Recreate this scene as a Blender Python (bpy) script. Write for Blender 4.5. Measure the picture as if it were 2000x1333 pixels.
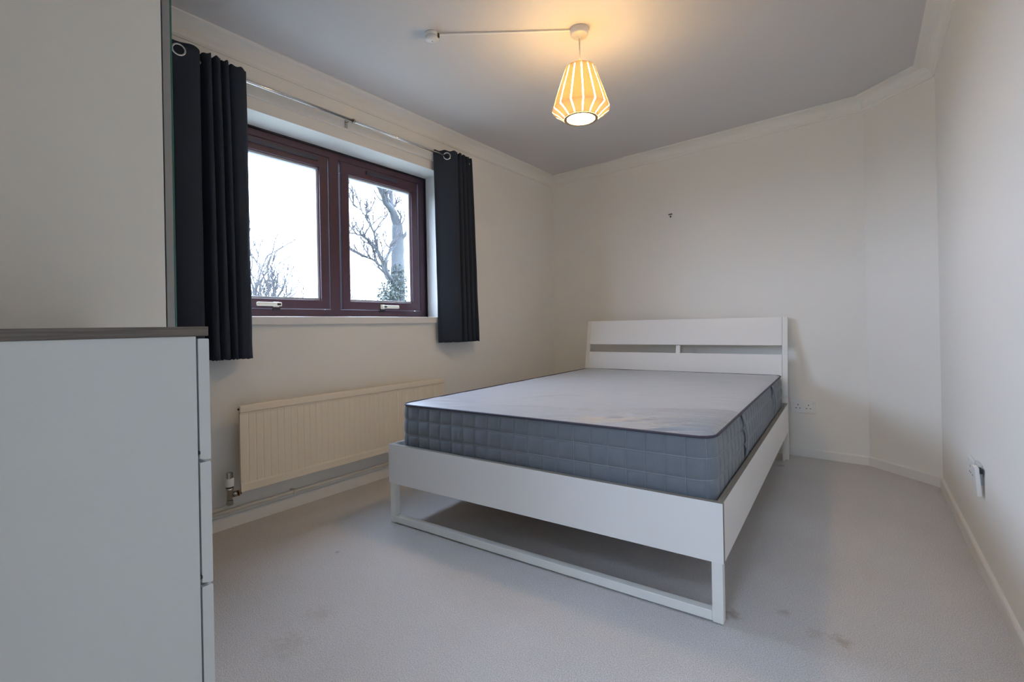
import bpy, bmesh, math, random
from mathutils import Vector, Matrix, noise

random.seed(7)
for o in list(bpy.data.objects):
    bpy.data.objects.remove(o)
scene = bpy.context.scene
COL = scene.collection
PI = math.pi

# ------------------------------------------------------------------ camera
cam_d = bpy.data.cameras.new('camera')
cam = bpy.data.objects.new('camera', cam_d)
COL.objects.link(cam)
scene.camera = cam
yaw, pitch, roll = -0.6479, 0.0018, -0.0196
fwd = Vector((math.sin(yaw) * math.cos(pitch), math.cos(yaw) * math.cos(pitch), math.sin(pitch)))
rgt = Vector((math.cos(yaw), -math.sin(yaw), 0))
upv = rgt.cross(fwd)
r2 = rgt * math.cos(roll) + upv * math.sin(roll)
u2 = -rgt * math.sin(roll) + upv * math.cos(roll)
cam.matrix_world = Matrix(((r2.x, u2.x, -fwd.x, 2.406), (r2.y, u2.y, -fwd.y, 0.073), (r2.z, u2.z, -fwd.z, 0.908), (0, 0, 0, 1)))
cam_d.sensor_width = 36
cam_d.lens = 941.65 / 2000 * 36
cam_d.shift_y = -(666.5 - 635.1) / 2000
cam_d.clip_start = 0.02
cam_d.clip_end = 200

# ------------------------------------------------------------------ sky and exposure
world = bpy.data.worlds.new('overcast_sky')
scene.world = world
world.use_nodes = True
bg = world.node_tree.nodes['Background']
bg.inputs['Color'].default_value = (0.735, 0.915, 1.28, 1)
bg.inputs['Strength'].default_value = 14.3
scene.view_settings.view_transform = 'Standard'
scene.view_settings.look = 'None'
scene.view_settings.exposure = 0.19
scene.view_settings.gamma = 1.0
scene.view_settings.use_curve_mapping = False
scene.cycles.max_bounces = 14
scene.cycles.diffuse_bounces = 8
scene.cycles.transparent_max_bounces = 16
scene.cycles.sample_clamp_indirect = 6.0
scene.cycles.caustics_reflective = False
scene.cycles.caustics_refractive = False
LAMP = 84.0           # radiance of the lamp's frosted inner diffuser


# sampling portals in the window opening and the added landing openings (they emit nothing, they only steer the sky light)
def portal(loc, rot, sx, sy):
    ld = bpy.data.lights.new('sky_portal', 'AREA')
    ld.shape = 'RECTANGLE'
    ld.size, ld.size_y = sx, sy
    ld.cycles.is_portal = True
    o = bpy.data.objects.new('sky_portal', ld)
    COL.objects.link(o)
    o.location = loc
    o.rotation_euler = rot


portal((-0.29, 1.755, 1.48), (0, -PI / 2, 0), 1.0, 1.47)
portal((2.225, -1.66, 1.325), (PI / 2, 0, 0), 0.55, 0.75)
portal((2.09, -0.915, 2.385), (0, 0, 0), 0.78, 0.87)


# ------------------------------------------------------------------ materials
def mat(name, col, rough=0.5, metal=0.0, noise_scale=None, noise_amt=0.0, bump=0.0, bump_scale=80.0, spec=0.5, coat=0.0, sheen=0.0):
    m = bpy.data.materials.new(name)
    m.use_nodes = True
    nt = m.node_tree
    b = nt.nodes['Principled BSDF']
    b.inputs['Base Color'].default_value = (*col, 1)
    b.inputs['Roughness'].default_value = rough
    b.inputs['Metallic'].default_value = metal
    b.inputs['Specular IOR Level'].default_value = spec
    if coat:
        b.inputs['Coat Weight'].default_value = coat
    if sheen:
        b.inputs['Sheen Weight'].default_value = sheen
        b.inputs['Sheen Roughness'].default_value = 0.5
    tc = nt.nodes.new('ShaderNodeTexCoord')
    if noise_scale:
        n = nt.nodes.new('ShaderNodeTexNoise')
        n.inputs['Scale'].default_value = noise_scale
        n.inputs['Detail'].default_value = 4
        nt.links.new(tc.outputs['Object'], n.inputs['Vector'])
        mix = nt.nodes.new('ShaderNodeMix')
        mix.data_type = 'RGBA'
        lo = [max(0, c * (1 - noise_amt)) for c in col]
        hi = [min(1, c * (1 + noise_amt)) for c in col]
        mix.inputs[6].default_value = (*lo, 1)
        mix.inputs[7].default_value = (*hi, 1)
        nt.links.new(n.outputs['Fac'], mix.inputs[0])
        nt.links.new(mix.outputs[2], b.inputs['Base Color'])
    if bump:
        n2 = nt.nodes.new('ShaderNodeTexNoise')
        n2.inputs['Scale'].default_value = bump_scale
        n2.inputs['Detail'].default_value = 3
        nt.links.new(tc.outputs['Object'], n2.inputs['Vector'])
        bp = nt.nodes.new('ShaderNodeBump')
        bp.inputs['Strength'].default_value = bump
        bp.inputs['Distance'].default_value = 0.002
        nt.links.new(n2.outputs['Fac'], bp.inputs['Height'])
        nt.links.new(bp.outputs['Normal'], b.inputs['Normal'])
    return m


def wood(name, c1, c2, axis, rough=0.5):
    m = bpy.data.materials.new(name)
    m.use_nodes = True
    nt = m.node_tree
    b = nt.nodes['Principled BSDF']
    b.inputs['Roughness'].default_value = rough
    tc = nt.nodes.new('ShaderNodeTexCoord')
    mp = nt.nodes.new('ShaderNodeMapping')
    sc = [90, 90, 90]
    sc[axis] = 3.0
    mp.inputs['Scale'].default_value = sc
    n = nt.nodes.new('ShaderNodeTexNoise')
    n.inputs['Scale'].default_value = 3.0
    n.inputs['Detail'].default_value = 6
    n.inputs['Roughness'].default_value = 0.65
    r = nt.nodes.new('ShaderNodeValToRGB')
    r.color_ramp.elements[0].position = 0.35
    r.color_ramp.elements[1].position = 0.68
    r.color_ramp.elements[0].color = (*c1, 1)
    r.color_ramp.elements[1].color = (*c2, 1)
    nt.links.new(tc.outputs['Object'], mp.inputs['Vector'])
    nt.links.new(mp.outputs['Vector'], n.inputs['Vector'])
    nt.links.new(n.outputs['Fac'], r.inputs['Fac'])
    nt.links.new(r.outputs['Color'], b.inputs['Base Color'])
    return m


def carpet_mat():
    m = bpy.data.materials.new('loop_pile_carpet')
    m.use_nodes = True
    nt = m.node_tree
    b = nt.nodes['Principled BSDF']
    b.inputs['Roughness'].default_value = 0.95
    b.inputs['Specular IOR Level'].default_value = 0.1
    tc = nt.nodes.new('ShaderNodeTexCoord')
    v = nt.nodes.new('ShaderNodeTexVoronoi')
    v.inputs['Scale'].default_value = 380
    v.inputs['Randomness'].default_value = 0.8
    n = nt.nodes.new('ShaderNodeTexNoise')
    n.inputs['Scale'].default_value = 330
    n.inputs['Detail'].default_value = 3
    n3 = nt.nodes.new('ShaderNodeTexNoise')
    n3.inputs['Scale'].default_value = 2.2
    n3.inputs['Detail'].default_value = 5
    for q in (v, n, n3):
        nt.links.new(tc.outputs['Object'], q.inputs['Vector'])
    r = nt.nodes.new('ShaderNodeValToRGB')
    r.color_ramp.elements[0].position = 0.3
    r.color_ramp.elements[1].position = 0.72
    r.color_ramp.elements[0].color = (0.48, 0.46, 0.45, 1)
    r.color_ramp.elements[1].color = (0.83, 0.80, 0.785, 1)
    nt.links.new(n.outputs['Fac'], r.inputs['Fac'])
    mul = nt.nodes.new('ShaderNodeMix')
    mul.data_type = 'RGBA'
    mul.blend_type = 'MULTIPLY'
    mul.inputs[0].default_value = 1.0
    r3 = nt.nodes.new('ShaderNodeValToRGB')
    r3.color_ramp.elements[0].position = 0.3
    r3.color_ramp.elements[1].position = 0.7
    r3.color_ramp.elements[0].color = (0.93, 0.92, 0.90, 1)
    r3.color_ramp.elements[1].color = (1, 1, 1, 1)
    nt.links.new(n3.outputs['Fac'], r3.inputs['Fac'])
    nt.links.new(r.outputs['Color'], mul.inputs[6])
    nt.links.new(r3.outputs['Color'], mul.inputs[7])
    last = mul.outputs[2]
    # tea-coloured stains where the photograph shows them (x, y, radius, strength, colour)
    stains = [(2.035, 1.665, 0.035, 0.75, (0.20, 0.12, 0.06)), (2.31, 1.71, 0.035, 0.6, (0.26, 0.17, 0.09)),
              (2.25, 1.70, 0.03, 0.35, (0.28, 0.19, 0.11)), (1.91, 3.48, 0.03, 0.55, (0.14, 0.11, 0.09)),
              (1.04, 0.78, 0.08, 0.35, (0.36, 0.28, 0.18)), (0.97, 0.92, 0.06, 0.28, (0.36, 0.28, 0.18)),
              (2.16, 1.77, 0.025, 0.5, (0.25, 0.17, 0.1)), (0.64, 1.20, 0.012, 0.7, (0.16, 0.15, 0.14))]
    wob = nt.nodes.new('ShaderNodeTexNoise')
    wob.inputs['Scale'].default_value = 45
    wob.inputs['Detail'].default_value = 3
    nt.links.new(tc.outputs['Object'], wob.inputs['Vector'])
    for (sx, sy, sr, st, sc) in stains:
        d = nt.nodes.new('ShaderNodeVectorMath')
        d.operation = 'DISTANCE'
        d.inputs[1].default_value = (sx, sy, 0)
        nt.links.new(tc.outputs['Object'], d.inputs[0])
        add = nt.nodes.new('ShaderNodeMath')
        add.operation = 'MULTIPLY_ADD'
        add.inputs[1].default_value = 2.2 * sr
        nt.links.new(wob.outputs['Fac'], add.inputs[0])
        nt.links.new(d.outputs['Value'], add.inputs[2])
        mr = nt.nodes.new('ShaderNodeMapRange')
        mr.inputs['From Min'].default_value = 1.2 * sr
        mr.inputs['From Max'].default_value = 2.1 * sr
        mr.inputs['To Min'].default_value = st * 0.62
        mr.inputs['To Max'].default_value = 0
        nt.links.new(add.outputs[0], mr.inputs['Value'])
        mx = nt.nodes.new('ShaderNodeMix')
        mx.data_type = 'RGBA'
        mx.inputs[7].default_value = (*sc, 1)
        nt.links.new(mr.outputs['Result'], mx.inputs[0])
        nt.links.new(last, mx.inputs[6])
        last = mx.outputs[2]
    nt.links.new(last, b.inputs['Base Color'])
    bp = nt.nodes.new('ShaderNodeBump')
    bp.inputs['Strength'].default_value = 0.7
    bp.inputs['Distance'].default_value = 0.003
    nt.links.new(v.outputs['Distance'], bp.inputs['Height'])
    nt.links.new(bp.outputs['Normal'], b.inputs['Normal'])
    return m


def glass_mat():
    m = bpy.data.materials.new('window_glass')
    m.use_nodes = True
    nt = m.node_tree
    for n in list(nt.nodes):
        if n.type != 'OUTPUT_MATERIAL':
            nt.nodes.remove(n)
    out = [n for n in nt.nodes if n.type == 'OUTPUT_MATERIAL'][0]
    tr = nt.nodes.new('ShaderNodeBsdfTransparent')
    tr.inputs['Color'].default_value = (0.97, 0.985, 0.98, 1)
    gl = nt.nodes.new('ShaderNodeBsdfGlossy')
    gl.inputs['Roughness'].default_value = 0.02
    lw = nt.nodes.new('ShaderNodeLayerWeight')          # same reflectance from both sides of the thin pane
    lw.inputs['Blend'].default_value = 0.5
    pw = nt.nodes.new('ShaderNodeMath')
    pw.operation = 'POWER'
    pw.inputs[1].default_value = 4.0
    nt.links.new(lw.outputs['Facing'], pw.inputs[0])
    fr = nt.nodes.new('ShaderNodeMath')
    fr.operation = 'MULTIPLY_ADD'
    fr.inputs[1].default_value = 0.6
    fr.inputs[2].default_value = 0.03
    nt.links.new(pw.outputs[0], fr.inputs[0])
    mx = nt.nodes.new('ShaderNodeMixShader')
    nt.links.new(fr.outputs[0], mx.inputs[0])
    nt.links.new(tr.outputs[0], mx.inputs[1])
    nt.links.new(gl.outputs[0], mx.inputs[2])
    nt.links.new(mx.outputs[0], out.inputs['Surface'])
    return m


def veneer_mat():
    m = bpy.data.materials.new('thin_wood_veneer')
    m.use_nodes = True
    nt = m.node_tree
    for n in list(nt.nodes):
        if n.type != 'OUTPUT_MATERIAL':
            nt.nodes.remove(n)
    out = [n for n in nt.nodes if n.type == 'OUTPUT_MATERIAL'][0]
    tc = nt.nodes.new('ShaderNodeTexCoord')
    mp = nt.nodes.new('ShaderNodeMapping')
    mp.inputs['Scale'].default_value = (60, 60, 4)
    nz = nt.nodes.new('ShaderNodeTexNoise')
    nz.inputs['Scale'].default_value = 4
    rp = nt.nodes.new('ShaderNodeValToRGB')
    rp.color_ramp.elements[0].color = (0.0102, 0.0056, 0.0014, 1)
    rp.color_ramp.elements[1].color = (0.0125, 0.0074, 0.0021, 1)
    nt.links.new(tc.outputs['Object'], mp.inputs['Vector'])
    nt.links.new(mp.outputs['Vector'], nz.inputs['Vector'])
    nt.links.new(nz.outputs['Fac'], rp.inputs['Fac'])
    d = nt.nodes.new('ShaderNodeBsdfDiffuse')
    d.inputs['Color'].default_value = (0.72, 0.56, 0.36, 1)
    t = nt.nodes.new('ShaderNodeBsdfTranslucent')
    nt.links.new(rp.outputs['Color'], t.inputs['Color'])
    ad = nt.nodes.new('ShaderNodeAddShader')
    nt.links.new(d.outputs[0], ad.inputs[0])
    nt.links.new(t.outputs[0], ad.inputs[1])
    nt.links.new(ad.outputs[0], out.inputs['Surface'])
    return m


def emit_mat(name, col, s):
    m = bpy.data.materials.new(name)
    m.use_nodes = True
    nt = m.node_tree
    b = nt.nodes['Principled BSDF']
    b.inputs['Base Color'].default_value = (0.9, 0.9, 0.9, 1)
    b.inputs['Emission Color'].default_value = (*col, 1)
    b.inputs['Emission Strength'].default_value = s
    return m


M = {}
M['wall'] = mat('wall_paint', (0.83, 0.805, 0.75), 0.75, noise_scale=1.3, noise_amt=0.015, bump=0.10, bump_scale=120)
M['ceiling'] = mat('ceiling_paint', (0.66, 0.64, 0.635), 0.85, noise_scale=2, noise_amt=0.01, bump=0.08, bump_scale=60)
M['trim'] = mat('white_gloss_trim', (0.80, 0.775, 0.73), 0.35, noise_scale=6, noise_amt=0.02)
M['carpet'] = carpet_mat()
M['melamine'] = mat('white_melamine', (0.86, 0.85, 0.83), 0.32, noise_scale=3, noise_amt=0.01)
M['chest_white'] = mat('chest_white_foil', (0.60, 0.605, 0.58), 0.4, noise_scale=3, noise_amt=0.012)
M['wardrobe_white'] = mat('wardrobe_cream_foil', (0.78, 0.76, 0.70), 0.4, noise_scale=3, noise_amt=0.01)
M['steel_white'] = mat('white_powder_coat', (0.83, 0.83, 0.79), 0.35, noise_scale=8, noise_amt=0.01)
M['greywood'] = wood('grey_brown_wood', (0.085, 0.067, 0.055), (0.18, 0.147, 0.123), 1, 0.5)
M['edgewood'] = wood('grey_oak_edge', (0.22, 0.19, 0.15), (0.33, 0.29, 0.235), 1, 0.55)
M['edgewood_x'] = wood('grey_oak_edge_across', (0.22, 0.19, 0.15), (0.33, 0.29, 0.235), 0, 0.55)
M['quilt'] = mat('dark_grey_ticking', (0.160, 0.180, 0.208), 0.7, noise_scale=300, noise_amt=0.12, bump=0.2, bump_scale=900, sheen=0.25)
M['ticking'] = mat('light_grey_stretch_ticking', (0.385, 0.40, 0.43), 0.40, noise_scale=25, noise_amt=0.03, bump=0.08, bump_scale=700, sheen=0.2)
M['piping'] = mat('purple_grey_piping', (0.055, 0.05, 0.075), 0.6, noise_scale=200, noise_amt=0.1)
M['thread'] = mat('pale_thread', (0.36, 0.385, 0.41), 0.7, noise_scale=400, noise_amt=0.1)
M['black'] = mat('black_plastic', (0.012, 0.012, 0.014), 0.5, noise_scale=50, noise_amt=0.1)
M['curtain'] = mat('charcoal_curtain_cloth', (0.036, 0.043, 0.058), 0.85, noise_scale=350, noise_amt=0.25, bump=0.5, bump_scale=420, spec=0.08)
M['valve_chrome'] = mat('dull_chrome', (0.42, 0.40, 0.37), 0.16, 1.0, noise_scale=60, noise_amt=0.15)
M['chrome'] = mat('brushed_chrome', (0.72, 0.71, 0.69), 0.22, 1.0, noise_scale=40, noise_amt=0.03)
M['alu'] = mat('grey_aluminium', (0.30, 0.30, 0.29), 0.45, 0.3, noise_scale=30, noise_amt=0.03)
M['mirror'] = mat('mirror_silver', (0.85, 0.88, 0.87), 0.02, 1.0, noise_scale=2, noise_amt=0.005)
M['mirror_edge'] = mat('green_glass_edge', (0.03, 0.13, 0.10), 0.15, noise_scale=20, noise_amt=0.1)
M['frame'] = mat('mahogany_stained_frame', (0.080, 0.036, 0.052), 0.33, noise_scale=25, noise_amt=0.15, bump=0.05, bump_scale=150)
M['frame_dark'] = mat('dark_frame_gasket', (0.012, 0.009, 0.013), 0.5, noise_scale=40, noise_amt=0.1)
M['vent'] = mat('slate_vent_cover', (0.045, 0.045, 0.065), 0.45, noise_scale=40, noise_amt=0.08)
M['bead'] = mat('pale_glazing_spacer', (0.52, 0.54, 0.58), 0.4, noise_scale=40, noise_amt=0.05)
M['handle'] = mat('ivory_handle', (0.72, 0.66, 0.52), 0.35, noise_scale=30, noise_amt=0.03)
M['glass'] = glass_mat()
M['radiator'] = mat('cream_radiator_enamel', (0.84, 0.73, 0.57), 0.38, noise_scale=5, noise_amt=0.015)
M['pipe'] = mat('cream_painted_pipe', (0.76, 0.69, 0.58), 0.4, noise_scale=12, noise_amt=0.04)
M['copper'] = mat('tarnished_copper', (0.45, 0.20, 0.10), 0.35, 0.8, noise_scale=50, noise_amt=0.2)
M['plastic'] = mat('white_plastic', (0.80, 0.79, 0.77), 0.35, noise_scale=20, noise_amt=0.01)
M['plastic_grey'] = mat('pale_grey_plastic', (0.60, 0.62, 0.62), 0.4, noise_scale=20, noise_amt=0.02)
M['brown'] = mat('dark_brown_metal', (0.05, 0.03, 0.012), 0.4, 0.5, noise_scale=90, noise_amt=0.1)
M['veneer'] = veneer_mat()
M['ring'] = mat('pale_wood_ring', (0.50, 0.34, 0.20), 0.6, noise_scale=30, noise_amt=0.1)
M['bulb'] = emit_mat('lit_diffuser', (1.0, 0.69, 0.32), LAMP)
M['lamp_top'] = emit_mat('lit_top_disc', (1.0, 0.53, 0.07), LAMP * 0.12)
M['bulb_glass'] = emit_mat('warm_bulb', (1.0, 0.72, 0.36), 60.0)
M['grass'] = mat('pale_winter_grass', (0.19, 0.20, 0.17), 0.9, noise_scale=3, noise_amt=0.3)
M['bark'] = mat('grey_bark', (0.048, 0.050, 0.050), 0.9, noise_scale=14, noise_amt=0.3, bump=0.4, bump_scale=30)
M['twig'] = mat('brown_twig', (0.050, 0.047, 0.047), 0.9, noise_scale=30, noise_amt=0.3)
M['ivy'] = mat('ivy_leaf', (0.032, 0.038, 0.028), 0.6, noise_scale=12, noise_amt=0.4)
M['brick'] = mat('outer_render', (0.5, 0.42, 0.34), 0.9, noise_scale=10, noise_amt=0.1)


# ------------------------------------------------------------------ mesh helpers
def box(bm, lo, hi, rot=None, piv=None, mi=0, bev=0.0, seg=2):
    x0, y0, z0 = lo
    x1, y1, z1 = hi
    b2 = bmesh.new()
    vs = [b2.verts.new(p) for p in ((x0, y0, z0), (x1, y0, z0), (x1, y1, z0), (x0, y1, z0), (x0, y0, z1), (x1, y0, z1), (x1, y1, z1), (x0, y1, z1))]
    for f in ((0, 3, 2, 1), (4, 5, 6, 7), (0, 1, 5, 4), (1, 2, 6, 5), (2, 3, 7, 6), (3, 0, 4, 7)):
        b2.faces.new([vs[i] for i in f])
    if bev:
        bmesh.ops.bevel(b2, geom=b2.edges[:], offset=bev, segments=seg, affect='EDGES', profile=0.5)
    merge(bm, b2, rot, piv, mi)


def merge(bm, b2, rot=None, piv=None, mi=None):
    if rot is not None:
        p = Vector(piv or (0, 0, 0))
        bmesh.ops.transform(b2, matrix=Matrix.Translation(p) @ rot @ Matrix.Translation(-p), verts=b2.verts[:])
    mp = {}
    for v in b2.verts:
        mp[v] = bm.verts.new(v.co)
    for f in b2.faces:
        try:
            nf = bm.faces.new([mp[v] for v in f.verts])
            nf.material_index = f.material_index if mi is None else mi
            nf.smooth = f.smooth
        except ValueError:
            pass
    b2.free()


def lathe(bm, prof, c=(0, 0, 0), n=32, axis='z', smooth=True, mi=0, close=True):
    """prof: list of (r, h)"""
    b2 = bmesh.new()
    rings = []
    for r, h in prof:
        ring = []
        for i in range(n):
            a = 2 * PI * i / n
            ring.append(b2.verts.new((r * math.cos(a), r * math.sin(a), h)))
        rings.append(ring)
    for k in range(len(rings) - 1):
        for i in range(n):
            j = (i + 1) % n
            f = b2.faces.new((rings[k][i], rings[k][j], rings[k + 1][j], rings[k + 1][i]))
            f.smooth = smooth
    if close:
        b2.faces.new(list(reversed(rings[0])))
        b2.faces.new(rings[-1])
    if axis == 'x':
        bmesh.ops.transform(b2, matrix=Matrix.Rotation(PI / 2, 4, 'Y'), verts=b2.verts[:])
    elif axis == 'y':
        bmesh.ops.transform(b2, matrix=Matrix.Rotation(-PI / 2, 4, 'X'), verts=b2.verts[:])
    bmesh.ops.transform(b2, matrix=Matrix.Translation(c), verts=b2.verts[:])
    bmesh.ops.recalc_face_normals(b2, faces=b2.faces[:])
    merge(bm, b2, mi=mi)


def tube(bm, pts, rad, n=8, closed=False, cap=True, smooth=True):
    pts = [Vector(p) for p in pts]
    N = len(pts)
    rads = rad if isinstance(rad, (list, tuple)) else [rad] * N
    rings = []
    prev = None
    for i, p in enumerate(pts):
        if closed:
            t = pts[(i + 1) % N] - pts[i - 1]
        else:
            t = pts[min(i + 1, N - 1)] - pts[max(i - 1, 0)]
        if t.length < 1e-9:
            t = Vector((0, 0, 1))
        t.normalize()
        if prev is None:
            a = Vector((0, 0, 1)) if abs(t.z) < 0.9 else Vector((1, 0, 0))
            nrm = t.cross(a).normalized()
        else:
            nrm = (prev - t * prev.dot(t))
            if nrm.length < 1e-6:
                nrm = t.orthogonal()
            nrm.normalize()
        prev = nrm
        bi = t.cross(nrm)
        rings.append([bm.verts.new(p + (nrm * math.cos(2 * PI * k / n) + bi * math.sin(2 * PI * k / n)) * rads[i]) for k in range(n)])
    M_ = N if closed else N - 1
    for i in range(M_):
        A, B = rings[i], rings[(i + 1) % N]
        for k in range(n):
            j = (k + 1) % n
            f = bm.faces.new((A[k], A[j], B[j], B[k]))
            f.smooth = smooth
    if cap and not closed:
        bm.faces.new(list(reversed(rings[0])))
        bm.faces.new(rings[-1])


def prism(bm, poly, z0, z1):
    a = [bm.verts.new((x, y, z0)) for x, y in poly]
    b = [bm.verts.new((x, y, z1)) for x, y in poly]
    n = len(poly)
    bm.faces.new(list(reversed(a)))
    bm.faces.new(b)
    for i in range(n):
        j = (i + 1) % n
        bm.faces.new((a[i], a[j], b[j], b[i]))


def obj(name, bm, mats, parent=None, label=None, fix=True, off=None):
    if fix:
        bmesh.ops.recalc_face_normals(bm, faces=bm.faces[:])
    if off is not None:
        bmesh.ops.translate(bm, vec=-Vector(off), verts=bm.verts[:])
    me = bpy.data.meshes.new(name)
    bm.to_mesh(me)
    bm.free()
    for m in (mats if isinstance(mats, (list, tuple)) else [mats]):
        me.materials.append(m)
    o = bpy.data.objects.new(name, me)
    COL.objects.link(o)
    if parent is not None:
        o.parent = parent
    elif off is not None:
        o.location = off
    if label:
        o['label'] = label
    return o


def thing(name, label, cat, loc=(0, 0, 0), rz=0.0, group=None):
    o = bpy.data.objects.new(name, None)
    COL.objects.link(o)
    o.location = loc
    o.rotation_euler = (0, 0, rz)
    o['label'] = label
    o['category'] = cat
    if group:
        o['group'] = group
    return o


def tag(o, label, cat, group=None):
    o['label'] = label
    o['category'] = cat
    if group:
        o['group'] = group
    return o


def struct(o):
    o['kind'] = 'structure'
    return o


def boxpart(name, lo, hi, m, parent, bev=0.0, label=None, off=None, rot=None, piv=None):
    bm = bmesh.new()
    box(bm, lo, hi, rot, piv, bev=bev)
    return obj(name, bm, m, parent, label, off=off)


# ------------------------------------------------------------------ room shell
CEIL = 2.27
YR = -0.04                                        # inner face of the rear wall
def right_x(y): return 2.664 + 0.0214 * (3.907 - y)
def back_y(x): return 3.907 - 0.0541 * x
P_BL = (0.0, 3.907)
P_CH1 = (2.357, back_y(2.357))
P_CH2 = (right_x(3.50), 3.50)
P_FR = (right_x(YR), YR)
P_FL = (0.0, YR)
T = 0.12

bm = bmesh.new()
prism(bm, [(-0.30, YR - T), (2.95, YR - T), (2.95, 4.1), (-0.30, 4.1)], -0.12, 0.0)
struct(obj('floor', bm, M['carpet']))
bm = bmesh.new()
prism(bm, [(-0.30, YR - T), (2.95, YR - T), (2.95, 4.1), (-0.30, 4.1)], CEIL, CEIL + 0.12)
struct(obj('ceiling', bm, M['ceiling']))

WY0, WY1, WZ0, WZ1 = 1.02, 2.492, 0.936, 1.985     # window opening
WT = 0.30
bm = bmesh.new()
box(bm, (-WT, YR - T, 0), (0, WY0, CEIL))
box(bm, (-WT, WY1, 0), (0, 4.06, CEIL))
box(bm, (-WT, WY0, 0), (0, WY1, WZ0))
box(bm, (-WT, WY0, WZ1), (0, WY1, CEIL))
wall_left = struct(obj('wall_left', bm, M['wall']))


def wall_seg(name, a, b, ext0=0.0, ext1=0.0):
    """vertical wall slab with its inner face from a to b (room on the left of a->b reversed)"""
    a = Vector((*a, 0)); b = Vector((*b, 0))
    d = (b - a).normalized()
    nrm = Vector((d.y, -d.x, 0))                   # outward
    a2 = a - d * ext0
    b2 = b + d * ext1
    bm_ = bmesh.new()
    prism(bm_, [(p.x, p.y) for p in (a2, b2, b2 + nrm * T, a2 + nrm * T)], 0, CEIL)
    return struct(obj(name, bm_, M['wall']))


# walls are walked anticlockwise seen from above so that "outward" is on the right hand
wall_seg('wall_right', P_FR, P_CH2, 0.04, 0.05)
wall_seg('wall_corner', P_CH2, P_CH1, 0.0, 0.0)
wall_seg('wall_back', P_CH1, P_BL, 0.04, 0.0)
# rear wall with an unseen open doorway and landing, added to bring in daylight
DX0, DX1, DZ = 1.82, 2.64, 2.0
bm = bmesh.new()
box(bm, (-0.0, YR - T, 0), (DX0, YR, CEIL))
box(bm, (DX1, YR - T, 0), (P_FR[0], YR, CEIL))
box(bm, (DX0, YR - T, DZ), (DX1, YR, CEIL))
struct(obj('wall_rear', bm, M['wall']))
HY, HX0, HX1 = -1.55, 1.10, 3.0
bm = bmesh.new()
prism(bm, [(HX0 - T, HY - T), (HX1 + T, HY - T), (HX1 + T, YR - T), (HX0 - T, YR - T)], -0.12, 0.0)
struct(obj('floor', bm, M['carpet']))
bm = bmesh.new()
SX0, SX1, SY0, SY1 = 1.70, 2.48, -1.35, -0.48     # unseen rooflight, added to light the foreground floor and footboard
box(bm, (HX0 - T, HY - T, CEIL), (SX0, YR - T, CEIL + 0.12))
box(bm, (SX1, HY - T, CEIL), (HX1 + T, YR - T, CEIL + 0.12))
box(bm, (SX0, HY - T, CEIL), (SX1, SY0, CEIL + 0.12))
box(bm, (SX0, SY1, CEIL), (SX1, YR - T, CEIL + 0.12))
struct(obj('ceiling', bm, M['ceiling']))
bm = bmesh.new()
box(bm, (HX0 - T, HY, 0), (HX0, YR - T, CEIL))
struct(obj('wall_landing_left', bm, M['wall']))
bm = bmesh.new()
box(bm, (HX1, HY, 0), (HX1 + T, YR - T, CEIL))
box(bm, (P_FR[0], YR - T, 0), (HX1 + T, YR - T + 0.06, CEIL))
struct(obj('wall_landing_right', bm, M['wall']))
VX0, VX1, VZ0, VZ1 = 1.95, 2.50, 0.95, 1.70  # opening of the unseen landing window, added for fill daylight
bm = bmesh.new()
box(bm, (HX0 - T, HY - T, 0), (VX0, HY, CEIL))
box(bm, (VX1, HY - T, 0), (HX1 + T, HY, CEIL))
box(bm, (VX0, HY - T, 0), (VX1, HY, VZ0))
box(bm, (VX0, HY - T, VZ1), (VX1, HY, CEIL))
struct(obj('wall_landing_far', bm, M['wall']))


def offset_path(pts, d):
    """inward offset of an open polyline (room on the left hand side)"""
    out = []
    n = len(pts)
    for i in range(n):
        p = Vector((*pts[i], 0))
        dirs = []
        if i > 0:
            dirs.append((p - Vector((*pts[i - 1], 0))).normalized())
        if i < n - 1:
            dirs.append((Vector((*pts[i + 1], 0)) - p).normalized())
        norms = [Vector((-t.y, t.x, 0)) for t in dirs]
        if len(norms) == 2:
            m = (norms[0] + norms[1]).normalized()
            k = d / max(0.2, m.dot(norms[0]))
        else:
            m = norms[0]
            k = d
        q = p + m * k
        out.append((q.x, q.y))
    return out


PATH = [P_FR, P_CH2, P_CH1, P_BL, P_FL]
CLOSEDP = PATH


def path_offset_closed(d):
    pts = CLOSEDP
    n = len(pts)
    res = []
    for i in range(n):
        a, p, b = Vector((*pts[i - 1], 0)), Vector((*pts[i], 0)), Vector((*pts[(i + 1) % n], 0))
        t0, t1 = (p - a).normalized(), (b - p).normalized()
        n0, n1 = Vector((-t0.y, t0.x, 0)), Vector((-t1.y, t1.x, 0))
        m = (n0 + n1).normalized()
        q = p + m * (d / max(0.2, m.dot(n0)))
        res.append((q.x, q.y))
    return res


def sweep_runs(names, prof, m, sm=False):
    """prof: closed list of (inset, z); one object per wall run with mitred ends"""
    offs = [path_offset_closed(d) for d, z in prof]
    n = len(CLOSEDP)
    for i, nm in enumerate(names):
        if nm is None:
            continue
        j = (i + 1) % n
        bm_ = bmesh.new()
        A = [bm_.verts.new((offs[k][i][0], offs[k][i][1], prof[k][1])) for k in range(len(prof))]
        B = [bm_.verts.new((offs[k][j][0], offs[k][j][1], prof[k][1])) for k in range(len(prof))]
        L = len(prof)
        for k in range(L):
            q = (k + 1) % L
            bm_.faces.new((A[k], A[q], B[q], B[k]))
        bm_.faces.new(list(reversed(A)))
        bm_.faces.new(B)
        struct(obj(nm, bm_, m))


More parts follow.
